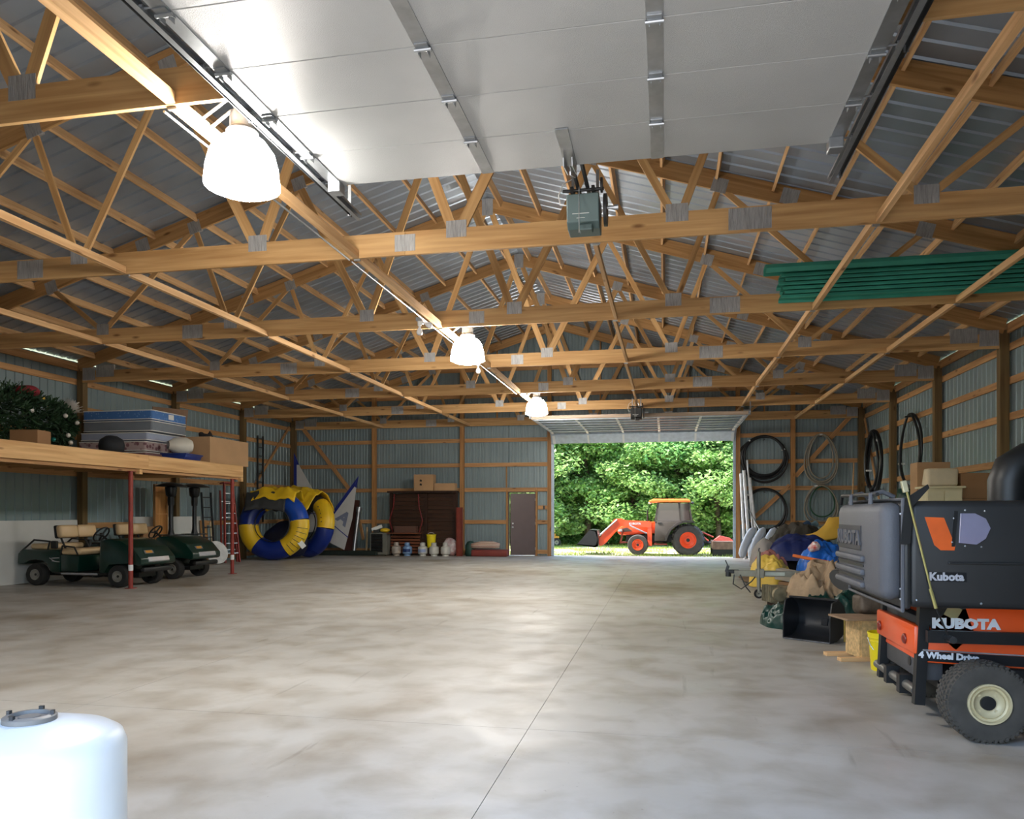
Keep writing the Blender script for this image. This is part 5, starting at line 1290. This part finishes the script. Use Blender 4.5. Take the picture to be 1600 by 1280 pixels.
# ================================================================ FRONT MOWER
KOR = pbr('mower_orange', (226, 84, 28), .38, 0, .05, 2, coat=.2)
HOP = pbr('hopper_black', (34, 35, 36), .45, 0, .12, 3)
LID = pbr('hopper_grey', (86, 87, 92), .6, 0, .08, 4, .15, 90)
FRM = pbr('frame_black', (26, 27, 28), .45, .2, .15, 6)
mw = thing('ride_on_mower', 'orange and black ride-on mower with big grey grass hopper', 'mower', (2.6, 6.5, 0))
# local: x = world x - 2.6, y = world y - 6.5
HX = -.98
part('hopper_body', box(B(), (HX + .86, -.08, 1.255), (1.70, 1.50, .73), bev=.05, seg=3), HOP, mw, smooth=True)
part('hopper_ledge', box(B(), (-.45, -.835, 1.20), (.55, .02, .016), bev=.005), HOP, mw)
for i, (x, z) in enumerate(((-1.02, 1.53), (-.97, 1.53), (-1.02, 1.02), (-1.02, .95), (-.92, .945), (-.52, .93))):
    part('bolt', sph(B(), (x, -.832, z), (.009, .007, .009), 6), GALV, mw)
lid = part('hopper_lid', box(B(), (HX - .07, -.08, 1.27), (.16, 1.36, .68), bev=.07, seg=3), LID, mw, smooth=True)
part('lid_flange', box(B(), (HX, -.08, 1.255), (.05, 1.53, .75), bev=.02), HOP, mw, smooth=True)
part('lid_seal', tube(B(), [(HX - .03, y, z) for y, z in ((-.84, .87), (.68, .87), (.69, 1.63), (-.85, 1.63))], .013, 6, closed=True), LID, mw)
for i, z in enumerate((1.19, 1.09, .995)):
    part('lid_rib', box(B(), (HX - .16, .10, z), (.05, .86, .05), bev=.02), LID, lid, smooth=True)
for i, z in enumerate((1.14, 1.04)):
    part('lid_groove', box(B(), (HX - .152, .10, z), (.012, .82, .018)), HOP, lid)
part('badge_recess', box(B(), (HX - .152, .14, 1.345), (.012, .74, .19), bev=.004, seg=1), pbr('hopper_grey_shaded', (50, 51, 55), .6), lid)  # shade of the recess painted as a darker grey behind the letters
text('lid_lettering', 'KUBOTA', .155, LID, lid, TM((HX - .16, .14, 1.34)) @ Matrix.Rotation(-PI / 2, 4, 'Z') @ Matrix.Rotation(PI / 2, 4, 'X'), 1.2, .016, .004)
for y in (-.5, .1):
    part('lid_hinge', tube(B(), [(HX - .15, y, 1.60), (HX - .15, y, 1.67), (HX - .07, y, 1.69), (HX + .01, y, 1.65)], .018, 8), LID, mw, smooth=True)
part('lid_bar', tube(B(), [(HX - .13, .56, 1.61), (HX - .13, .5, 1.68), (HX - .13, -.6, 1.67)], .014, 8), FRM, mw, smooth=True)
part('lid_bracket', prism(B(), [(-.05, -.26), (.01, -.26), (.03, .0), (.13, .12), (.12, .145), (-.02, .05)], .014, AT(HX - .0, -.86, 1.585, XZ)), FRM, mw)
part('side_decal', prism(B(), [(.0, .225), (.12, .22), (.19, .03), (.185, 0), (.10, 0), (.06, .035)], .004, AT(-.87, -.833, 1.285, XZ)), pbr('decal_orange', (214, 92, 30), .45), mw)
part('side_window', prism(B(), [(0, 0), (.11, -.01), (.165, .03), (.195, .10), (.165, .165), (.10, .2), (.01, .2)], .012, AT(-.66, -.836, 1.335, XZ), bev=.003), pbr('window_smoke', (138, 136, 160), .1, .2, .12, 4, coat=.5), mw)
for x, z in ((-.70, 1.34), (-.69, 1.50), (-.62, 1.555), (-.50, 1.55), (-.62, 1.315), (-.52, 1.31)): part('bolt', sph(B(), (x, -.835, z), (.007, .006, .007), 6), GALV, mw)
part('window_frame', box(B(), (-.685, -.833, 1.43), (.02, .012, .24), ry=.08), FRM, mw)
part('decal_plate', box(B(), (-.735, -.832, 1.105), (.25, .003, .065)), pbr('decal_black', (20, 22, 26), .4), mw)
text('side_lettering', 'Kubota', .074, pbr('decal_silver', (190, 190, 196), .4, .2), mw, TM((-.735, -.835, 1.105)) @ Matrix.Rotation(PI / 2, 4, 'X'), .98, .003, .003)
stt = part('gas_strut', tube(B(), [(-1.01, -.90, 1.72), (-.845, -.90, 1.0)], .007, 8), pbr('strut_brass', (186, 176, 110), .3, .5), mw, smooth=True)
part('strut_end', box(B(), (-1.015, -.90, 1.715), (.035, .035, .08), ry=-.22, bev=.005), pbr('strut_cap', (188, 182, 150), .4, .4), stt)
part('strut_sleeve', tube(B(), [(-.855, -.90, 1.03), (-.82, -.90, .90)], .011, 8), pbr('strut_brass', (186, 176, 110)), stt)
part('strut_rod', tube(B(), [(-.82, -.90, .90), (-.74, -.88, .72)], .006, 6), FRM, stt)
# orange body
part('side_panel', prism(B(), [(-.80, .46), (.9, .40), (.9, .87), (-.62, .87), (-.72, .74)], .9, AT(0, -.04, 0, XZ), bev=.02), KOR, mw, smooth=True)
part('stripe', prism(B(), [(-.78, .475), (.9, .425), (.9, .50), (-.78, .545)], .006, AT(0, -.496, 0, XZ)), pbr('decal_black', (20, 22, 26)), mw)
part('stripe_edge', prism(B(), [(-.78, .548), (.9, .503), (.9, .512), (-.78, .558)], .006, AT(0, -.496, 0, XZ)), SILV, mw)
text('body_lettering', 'KUBOTA', .095, pbr('decal_white', (214, 216, 220), .4), mw, TM((-.50, -.497, .745)) @ Matrix.Rotation(PI / 2, 4, 'X'), 1.15, .004, .006)
text('drive_lettering', '4 Wheel Drive', .062, pbr('decal_white', (214, 216, 220)), mw, TM((-.61, -.50, .512), ry=R(1.9)) @ Matrix.Rotation(PI / 2, 4, 'X'), 1.05, .004, .003)
part('rear_bumper', box(B(), (-.80, .02, .62), (.07, 1.0, .21), bev=.02), KOR, mw, smooth=True)
for y in (-.28, .40): part('bumper_stud', sph(B(), (-.84, y, .60), (.02, .04, .04), 8), pbr('reflector_red', (120, 40, 30), .3), mw, smooth='all')
part('rear_guard', box(B(), (-.70, .0, .55), (.16, .86, .46), bev=.02), pbr('guard_grey', (72, 72, 74), .55), mw, smooth=True)
part('guard_hole', cyl(B(), (-.785, -.2, .42), (-.78, -.2, .42), .035, n=14), BLACK, mw)
# subframe
for y in (-.46, .48):
    part('frame_upright', box(B(), (-.78, y, .53), (.07, .07, .75), ry=.05), FRM, mw)
    part('frame_gusset', prism(B(), [(-.12, .20), (.16, .2), (.26, -.12), (.14, -.24), (-.02, -.1)], .02, AT(-.70, y - .02, .80, XZ)), FRM, mw)
part('frame_bar', cyl(B(), (-.8, -.42, .24), (-.8, .62, .24), .035, n=14), pbr('bar_grey', (112, 110, 104), .5, .5), mw, smooth=True)
for y in (-.15, .2): part('bar_lug', box(B(), (-.80, y, .24), (.1, .08, .14)), FRM, mw)
part('side_arm', box(B(), (.02, -.58, .665), (1.6, .05, .085)), FRM, mw)
part('pivot', cyl(B(), (-.66, -.60, .665), (-.66, -.74, .665), .024, n=14), STEELD, mw, smooth=True)
part('latch_plate', box(B(), (-.58, -.49, .83), (.09, .01, .09), ry=.5), pbr('latch_brass', (170, 160, 120), .4, .6), mw)
part('chassis', box(B(), (.1, 0, .33), (1.4, .5, .2)), FRM, mw)
part('engine_tray', box(B(), (.1, -.2, .36), (1.2, .5, .16), bev=.02), BLACK, mw)
RIMB = pbr('rim_cream', (206, 192, 152), .45, .1, .06, 4)
for s in (-1, 1):
    wheel(mw, (-.48, s * .66 - .1, .265), .265, .22, .13, RIMB, side=s, lug=0, holes=4, n=40, turf=44, tyre=pbr('turf_tyre', (70, 66, 60), .85, 0, .2, 9))
    wheel(mw, (.92, s * .62, .31), .31, .26, .17, RIMB, side=s, holes=4, n=36)
part('rear_axle', cyl(B(), (-.48, -.7, .265), (-.48, .5, .265), .04, n=10), FRM, mw)
part('blower_chute', tube(B(), [(.02, .1, 1.5), (.02, .1, 1.78), (.05, .1, 1.87), (.14, .1, 1.93), (.4, .1, 1.95)], .15, 20), FRM, mw, smooth=True)
part('roll_bar', tube(B(), [(.95, -.52, .8), (.93, -.52, 1.9), (.93, -.48, 2.03), (.93, -.38, 2.08), (.93, .38, 2.08), (.93, .52, 1.98), (.95, .52, .8)], .045, 12), FRM, mw, smooth=True)
bm = B(); box(bm, (1.3, 0, .95), (.5, .6, .14), bev=.05); part('seat', bm, BLACK, mw, smooth=True)
bm = B(); box(bm, (1.08, 0, 1.22), (.14, .58, .5), ry=-.15, bev=.05); part('seat_back', bm, BLACK, mw, smooth=True)
part('front_deck', box(B(), (1.6, 0, .42), (1.3, 1.0, .12), bev=.02), KOR, mw)

# ================================================================ OUTSIDE
GZ = -.07
def GRASS():
    m = bpy.data.materials.new('lawn'); m.use_nodes = True; nt = m.node_tree; N = nt.nodes; L = nt.links; b = N['Principled BSDF']; b.inputs['Roughness'].default_value = .9
    geo = N.new('ShaderNodeNewGeometry')
    def nz_(s, d): n = N.new('ShaderNodeTexNoise'); n.inputs['Scale'].default_value = s; n.inputs['Detail'].default_value = d; L.new(geo.outputs['Position'], n.inputs['Vector']); return n
    def rp(src, p0, p1, c0, c1):
        r = N.new('ShaderNodeValToRGB'); r.color_ramp.elements[0].position = p0; r.color_ramp.elements[1].position = p1; r.color_ramp.elements[0].color = (*c0, 1); r.color_ramp.elements[1].color = (*c1, 1); L.new(src, r.inputs[0]); return r
    g = rp(nz_(9, 6).outputs[0], .3, .7, lin((112, 128, 62)), lin((170, 178, 100)))
    d = rp(nz_(14, 6).outputs[0], .3, .7, lin((196, 182, 150)), lin((222, 212, 184)))
    mask = rp(nz_(.55, 4).outputs[0], .44, .56, (0, 0, 0), (1, 1, 1))
    mx = N.new('ShaderNodeMixRGB'); L.new(mask.outputs[0], mx.inputs[0]); L.new(g.outputs[0], mx.inputs[1]); L.new(d.outputs[0], mx.inputs[2]); L.new(mx.outputs[0], b.inputs['Base Color'])
    return m
LAWN = GRASS()
bm = B(); box(bm, (0, 75, GZ - .15), (260, 94, .3)); tag(part('ground', bm, LAWN), 'sunlit dry lawn outside the far overhead door', 'ground', kind='structure')
GRAV = pbr('gravel', (168, 160, 148), .9, 0, .2, 9)
bm = B(); box(bm, (0, -40, GZ - .15), (260, 82.8, .3)); tag(part('unseen_gravel_yard', bm, GRAV), 'unseen pale gravel yard added to keep green bounce out of the near door', 'ground', kind='structure')  # unseen gravel, added so light bounced indoors is not grass green
for s, xx in (('left', -72), ('right', 72)):
    bm = B(); w = 130 - 14.2 if s == 'left' else 130 - 6.8; cx = -14.2 - w / 2 if s == 'left' else 6.8 + w / 2
    box(bm, (cx, 14.7, GZ - .15), (w, 26.6, .3)); tag(part('lawn_strip', bm, LAWN), 'strip of lawn outside the %s wall of the barn' % s, 'ground', kind='structure')
LIT = pbr('leaf_litter_shaded', (66, 62, 40), .95, 0, .4, 3, rgb2=(96, 92, 56))
bm = B(); box(bm, (0, 58, GZ - .02), (80, 36, .06)); tag(part('forest_floor', bm, LIT), 'leaf litter ground darkened as shade under the trees', 'ground', kind='structure')  # litter slab added over the bright lawn; its dark colour supplies woodland shade
r3 = random.Random(11)
bm = B()
for i in range(26000):
    x, y = r3.uniform(-13, 11), 27.75 + 13 * r3.random() ** 1.5
    if noise.noise(V((x * .55, y * .55, 3))) > .12: continue
    h = r3.uniform(.04, .12); a = r3.uniform(0, PI); dx, dy = math.cos(a) * .012, math.sin(a) * .012; lx, ly = r3.uniform(-.04, .04), r3.uniform(-.04, .04)
    bm.faces.new((bm.verts.new((x - dx, y - dy, GZ)), bm.verts.new((x + dx, y + dy, GZ)), bm.verts.new((x + lx, y + ly, GZ + h))))
tag(part('grass', bm, pbr('grass_blades', (140, 160, 66), .8, 0, .3, 2)), 'short tufts of green grass outside the far door', 'grass', kind='stuff')

# ---- trees
def LEAF(name, c0, c1):
    m = bpy.data.materials.new(name); m.use_nodes = True; nt = m.node_tree; N = nt.nodes; L = nt.links; b = N['Principled BSDF']
    b.inputs['Roughness'].default_value = .55; b.inputs['Specular IOR Level'].default_value = .3
    geo = N.new('ShaderNodeNewGeometry'); oi = N.new('ShaderNodeObjectInfo')
    r = N.new('ShaderNodeValToRGB'); r.color_ramp.elements[0].color = (*lin(c0), 1); r.color_ramp.elements[1].color = (*lin(c1), 1)
    L.new(geo.outputs['Random Per Island'], r.inputs[0])
    mr = N.new('ShaderNodeMapRange'); mr.inputs[3].default_value = .8; mr.inputs[4].default_value = 1.2; L.new(oi.outputs['Random'], mr.inputs[0])
    hs = N.new('ShaderNodeHueSaturation'); L.new(mr.outputs[0], hs.inputs['Value']); L.new(r.outputs[0], hs.inputs['Color'])
    L.new(hs.outputs[0], b.inputs['Base Color'])
    tr_ = N.new('ShaderNodeBsdfTranslucent'); L.new(hs.outputs[0], tr_.inputs[0])
    mx = N.new('ShaderNodeMixShader'); mx.inputs[0].default_value = .5
    L.new(b.outputs[0], mx.inputs[1]); L.new(tr_.outputs[0], mx.inputs[2]); L.new(mx.outputs[0], N['Material Output'].inputs[0])
    return m
LEAFA = LEAF('leaves_bright', (118, 166, 84), (198, 224, 150)); LEAFB = LEAF('leaves_deep', (92, 146, 84), (166, 206, 130))
BARK = pbr('bark', (84, 72, 60), .9, 0, .3, 5, .6, 9, (1, 1, .2))
def crown_mesh(name, mat, seed, n, H, rad, z0):
    q = random.Random(seed); bm = B()
    cl = []
    for i in range(64):      # leafy boughs: flat layered sprays around the trunk
        z = z0 + (H - z0) * (i + .5) / 64; k = (z - z0) / (H - z0)
        rr = rad * (math.sin(PI * min(1, k * .8 + .24)) ** .7) * q.uniform(.35, 1.0); a = q.uniform(0, 2 * PI)
        cl.append((V((rr * math.cos(a), rr * math.sin(a), z - .12 * rr)), q.uniform(.75, 1.35)))
    for i in range(n):
        c, s = cl[q.randrange(64)]
        u, th, r_ = q.uniform(-1, 1), q.uniform(0, 2 * PI), q.random() ** .45
        w = math.sqrt(1 - u * u)
        p = c + V((w * math.cos(th) * s, w * math.sin(th) * s, u * s * .5)) * r_
        if p.z < min(.5, z0 * .5): p.z = min(.5, z0 * .5) + q.random() * .4
        nrm = V((q.gauss(0, .6), q.gauss(0, .6), 1)).normalized(); t1 = nrm.cross(V((q.gauss(0, 1), q.gauss(0, 1), .1))).normalized(); t2 = nrm.cross(t1)
        l = q.uniform(.07, .13); w = l * .62
        bm.faces.new([bm.verts.new(p + t1 * l), bm.verts.new(p + t2 * w - nrm * .02), bm.verts.new(p - t1 * l), bm.verts.new(p - t2 * w - nrm * .02)])
    me = bpy.data.meshes.new(name); bm.to_mesh(me); bm.free(); me.materials.append(mat); return me
CR = [crown_mesh('crown', LEAFA, 1, 30000, 9.5, 3.0, 1.3), crown_mesh('crown', LEAFB, 2, 32000, 11, 3.3, 2.0), crown_mesh('crown', LEAFA, 3, 26000, 8.0, 2.6, .9), crown_mesh('crown', LEAFB, 4, 16000, 3.2, 1.9, .12)]
TRK = []
for k, (H, r) in enumerate(((8.5, .17), (10, .22), (7, .14), (1.5, .05))):
    bm = B(); q = random.Random(k + 40); pts = [V((q.uniform(-.12, .12) * i, q.uniform(-.12, .12) * i, H * i / 8 - (.1 if i == 0 else 0))) for i in range(9)]
    pts = [V((p.x * .4, p.y * .4, p.z)) for p in pts]
    tube(bm, pts, [r * (1.25 if i == 0 else 1 - i * .1) for i in range(9)], 10)
    for i in range(10 if k < 3 else 3):
        a = q.uniform(0, 2 * PI); z = H * q.uniform(.2, .8); L_ = q.uniform(.8, 1.9)
        tube(bm, [(0, 0, z), (L_ * .5 * math.cos(a), L_ * .5 * math.sin(a), z + .35), (L_ * math.cos(a), L_ * math.sin(a), z + .5)], [.05, .035, .015], 6)
    me = bpy.data.meshes.new('trunk'); bm.to_mesh(me); bm.free(); me.materials.append(BARK)
    for p in me.polygons: p.use_smooth = True
    TRK.append(me)
spots = [(-8.6, 38.5, 0, 'left of the walk door'), (-5.9, 37.6, 2, 'at the left edge of the door opening'), (-3.7, 37.9, 0, 'left of the tractor loader'), (-1.5, 37.8, 0, 'behind the tractor loader'),
         (.6, 39.2, 1, 'directly behind the tractor cab'), (2.5, 37.6, 2, 'right behind the tractor'), (4.6, 38.6, 0, 'at the right edge of the door opening'), (7.2, 38.2, 1, 'right beyond the door opening'),
         (-11.5, 38.8, 1, 'far left beyond the barn'), (-14.6, 37.9, 0, 'furthest left beyond the barn'), (10.0, 38.6, 0, 'far right beyond the barn'), (12.8, 37.8, 2, 'furthest right beyond the barn')]
for i, (x, y, k, w) in enumerate(spots):
    s = .9 + .2 * ((i * 37) % 10) / 10
    t = thing('leafy_tree', ('bright green leafy tree', 'deep green tall leafy tree', 'low bright green leafy tree')[k] + ' ' + w, 'tree', M=TM((x, y, GZ), rz=i * 1.9, s=(s, s, s)), group='trees at the edge of the woods')
    part('crown', CR[k], None, t, kind='stuff'); part('trunk', TRK[k], None, t)
j = 0
for row, (y0, n) in enumerate(((42.5, 9), (46.5, 9))):
    for i in range(n):
        x = -22 + 36 * (i + .5 * (row % 2)) / (n - 1); k = (i + row) % 2
        t = thing('forest_tree', 'leafy tree standing in the dense woods behind the front trees', 'tree', M=TM((x + r3.uniform(-.8, .8), y0 + r3.uniform(-1, 1), GZ), rz=i * 2.3, s=(1.15,) * 3), group='trees deeper in the woods')
        part('crown', CR[k], None, t, kind='stuff'); part('trunk', TRK[k], None, t)
for i in range(28):
    x = -14 + 26 * i / 14 if i < 15 else -14 + 24 * (i - 15) / 12
    t = thing('understory_shrub', 'low leafy shrub at the front edge of the woods' if i < 15 else 'taller leafy shrub deeper between the forest trunks', 'shrub', M=TM((x + r3.uniform(-.5, .5), (40.8 if i < 15 else 45.0) + r3.uniform(-.9, 1.2), GZ), rz=i * 1.3, s=(1, 1, .8) if i < 15 else (1.3, 1.3, 1.2)), group='shrubs under the trees')
    part('crown', CR[3], None, t, kind='stuff'); part('trunk', TRK[3], None, t)

# ---- tractor with loader and cab, facing left
TOR = pbr('tractor_orange', (236, 78, 30), .35, 0, .06, 2, coat=.3)
TCAB = pbr('cab_charcoal', (72, 66, 62), .4, .1, .08, 3)
TGL = pbr('cab_glass', (70, 58, 56), .08, 0, .1, 2, coat=.6)
TYR = pbr('tractor_tyre', (74, 72, 70), .85, 0, .2, 8)
tt = thing('farm_tractor', 'orange tractor with dark cab and front loader parked outside', 'tractor', (.86, 30.0, GZ), PI)
HW = .52
for s in (-1, 1):
    wheel(tt, (0, s * .62, .585), .56, .36, .30, TOR, 'rear_wheel', side=s, lug=16, tyre=TYR, n=36)
    wheel(tt, (1.84, s * .52, .39), .385, .24, .21, TOR, 'front_wheel', side=s, lug=0, tyre=TYR, n=32)
part('rear_axle', cyl(B(), (0, -.5, .585), (0, .5, .585), .09, n=12), FRM, tt); part('front_axle', cyl(B(), (1.84, -.45, .39), (1.84, .45, .39), .06, n=10), RED2, tt)
part('chassis', box(B(), (1.1, 0, .62), (2.4, .34, .3), bev=.02), FRM, tt)
part('hood', prism(B(), [(1.15, .82), (2.5, .74), (2.62, .84), (2.6, 1.0), (2.35, 1.14), (1.15, 1.28)], .62, XZ, bev=.05), TOR, tt, smooth=True)
part('grille', prism(B(), [(2.05, .9), (2.5, .86), (2.5, .98), (2.25, 1.05)], .64, XZ), TCAB, tt)
part('headlight', prism(B(), [(2.42, .90), (2.6, .88), (2.58, .97), (2.46, .99)], .66, XZ), SILV, tt)
part('cab_lower', prism(B(), [(1.22, .54), (.86, .54), (.78, .75), (.62, 1.0), (.35, 1.2), (.0, 1.28), (-.06, 1.28), (1.2, 1.28)], 1.12, XZ, bev=.02), TCAB, tt, smooth=True)
for s in (-1, 1):
    part('front_pillar', box(B(), (1.14, s * .54, 1.62), (.07, .06, .75), ry=-.16), TCAB, tt); part('door_pillar', box(B(), (.29, s * .54, 1.62), (.07, .06, .74), ry=.08), TCAB, tt); part('rear_pillar', box(B(), (-.1, s * .54, 1.62), (.05, .06, .74), ry=.14), TCAB, tt)
    part('door_glass', prism(B(), [(1.14, 1.29), (.30, 1.29), (.34, 1.96), (1.06, 1.96)], .015, AT(0, s * .54, 0, XZ)), TGL, tt)
    part('rear_glass', prism(B(), [(.26, 1.29), (-.08, 1.33), (-.02, 1.96), (.3, 1.96)], .015, AT(0, s * .54, 0, XZ)), TGL, tt)
    part('door_handle', box(B(), (1.02, s * .575, 1.22), (.16, .02, .03)), STEELD, tt)
    pts = [(.85, .56), (.80, .78), (.68, 1.02), (.45, 1.2), (.18, 1.30), (-.2, 1.30), (-.27, 1.2), (-.2, 1.24), (.16, 1.24), (.4, 1.14), (.6, .98), (.72, .76), (.77, .56)]
    part('fender', prism(B(), pts, .4, AT(0, s * .66, 0, XZ), bev=.012), TCAB, tt, smooth=True)
    arm = [(1.32, 1.22), (1.42, 1.27), (2.35, 1.30), (2.52, 1.38), (2.72, 1.36), (3.35, .55), (3.28, .33), (3.16, .36), (2.55, 1.06), (2.45, 1.10), (1.5, 1.06), (1.35, 1.02)]
    part('loader_arm', prism(B(), arm, .07, AT(0, s * .46, 0, XZ), bev=.008), TOR, tt)
    part('loader_post', box(B(), (1.40, s * .44, .80), (.17, .08, .9), bev=.01), TOR, tt)
    part('lift_cylinder', tube(B(), [(1.5, s * .53, .82), (2.15, s * .53, 1.12)], .028, 8), SILV, tt, smooth=True)
    part('tilt_cylinder', tube(B(), [(2.62, s * .52, 1.34), (3.3, s * .52, .72)], .026, 8), SILV, tt, smooth=True)
    part('brush_guard_bar', tube(B(), [(2.4, s * .34, .95), (2.52, s * .3, .45), (2.0, s * .3, .5)], .03, 8), RED2, tt, smooth=True)
    part('work_light', sph(B(), (1.36 if s > 0 else 1.42, s * .42, 1.98), (.05, .05, .045), 8), SILV, tt, smooth='all')
    text('loader_lettering', 'KUBOTA', .10, pbr('decal_white', (214, 216, 220)), tt, TM((1.95, s * .5, 1.185), rz=PI if s > 0 else 0) @ Matrix.Rotation(PI / 2, 4, 'X'), 1.1, .006, .004)
part('rear_lamp', sph(B(), (-.16, .45, 1.97), (.06, .05, .05), 8), STEELD, tt, smooth='all')
part('windshield', prism(B(), [(-.5, 1.29), (.5, 1.29), (.48, 1.96), (-.48, 1.96)], .015, AT(1.12, 0, 0, YZ) @ Matrix.Rotation(0, 4, 'Z')), TGL, tt)
part('rear_window', prism(B(), [(-.5, 1.3), (.5, 1.3), (.48, 1.96), (-.48, 1.96)], .015, AT(-.08, 0, 0, YZ)), TGL, tt)
part('roof', prism(B(), [(1.44, 1.985), (1.42, 2.05), (1.28, 2.12), (-.02, 2.11), (-.1, 2.05), (-.1, 1.985)], 1.26, XZ, bev=.03), pbr('roof_orange', (240, 130, 58), .45), tt, smooth=True)
part('cab_seat', box(B(), (.45, 0, 1.35), (.3, .45, .6), bev=.05), BLACK, tt, smooth=True)
part('exhaust', tube(B(), [(1.5, -.36, 1.2), (1.5, -.36, 1.7)], .03, 8), FRM, tt)
part('step_bar', box(B(), (1.0, 0, .42), (.5, 1.1, .04)), RED2, tt)
bk = [(0, 0), (.12, -.04), (.82, .05), (.80, .08), (.14, .02), (.06, .08), (.03, .3), (.10, .56), (.32, .60), (.32, .63), (.04, .6), (-.02, .3)]
part('loader_bucket', prism(B(), bk, 1.5, AT(3.32, 0, .33, XZ)), SCM, tt)
for s in (-1, 1): part('bucket_side', prism(B(), [(0, 0), (.12, -.04), (.82, .05), (.32, .62), (.04, .6)], .02, AT(3.32, s * .74, .33, XZ)), SCM, tt)
for s in (-1, 1):
    part('hitch_link', tube(B(), [(-.3, s * .3, .95), (-.75, s * .34, .55)], .03, 8), pbr('link_red', (200, 80, 60), .5), tt)
    part('lower_link', tube(B(), [(-.3, s * .34, .5), (-.85, s * .36, .48)], .03, 8), FRM, tt)
part('top_link', tube(B(), [(-.3, 0, .98), (-.95, 0, .68)], .03, 8), pbr('link_red', (200, 80, 60)), tt)
im = thing('rotary_cutter', 'weathered brown implement hitched behind the tractor', 'implement', (2.2, 30.0, GZ), PI)
part('deck', box(B(), (0, 0, .40), (.9, 1.5, .3), bev=.02), pbr('rust_brown', (122, 98, 84), .8, .1, .25, 7), im)
part('red_frame', prism(B(), [(.40, .55), (.15, .74), (-.2, .66), (-.35, .55)], .5, XZ), pbr('faded_red', (176, 82, 74), .6), im)
for s in (-1, 1): part('skid', box(B(), (0, s * .72, .15), (.9, .04, .3)), FRM, im)
for i in range(10): part('tine', box(B(), (-.42, -.7 + i * .155, .33), (.03, .03, .5)), pbr('rust_brown', (122, 98, 84)), im)
qd = thing('utility_cart', 'small yellow and white machine parked left of the opening', 'machine', (-5.35, 36.3, GZ), .2)
part('frame', box(B(), (0, 0, .45), (.9, .4, .12), bev=.03), pbr('cart_amber', (226, 160, 60), .5), qd)
part('upper_rack', box(B(), (.05, 0, .86), (.7, .4, .16), bev=.05), pbr('rack_white', (196, 190, 178), .6, 0, .3, 8), qd)
for x in (-.25, .25): part('stand', box(B(), (x, 0, .64), (.05, .3, .3)), pbr('cart_amber', (226, 160, 60)), qd)
for x in (-.32, .32):
    for s in (-1, 1): wheel(qd, (x, s * .24, .2), .2, .12, .1, CARTRIM, side=s, n=18)
mb = thing('mailbox_post', 'grey capped box on a post at the edge of the woods', 'post', (3.4, 36.0, GZ))
part('post', box(B(), (0, 0, .55), (.1, .1, 1.1)), STEELD, mb); part('box', box(B(), (0, 0, 1.35), (.26, .26, .55), bev=.02), STEELD, mb); part('cap', box(B(), (0, 0, 1.66), (.3, .3, .08), bev=.02), WHITE, mb)
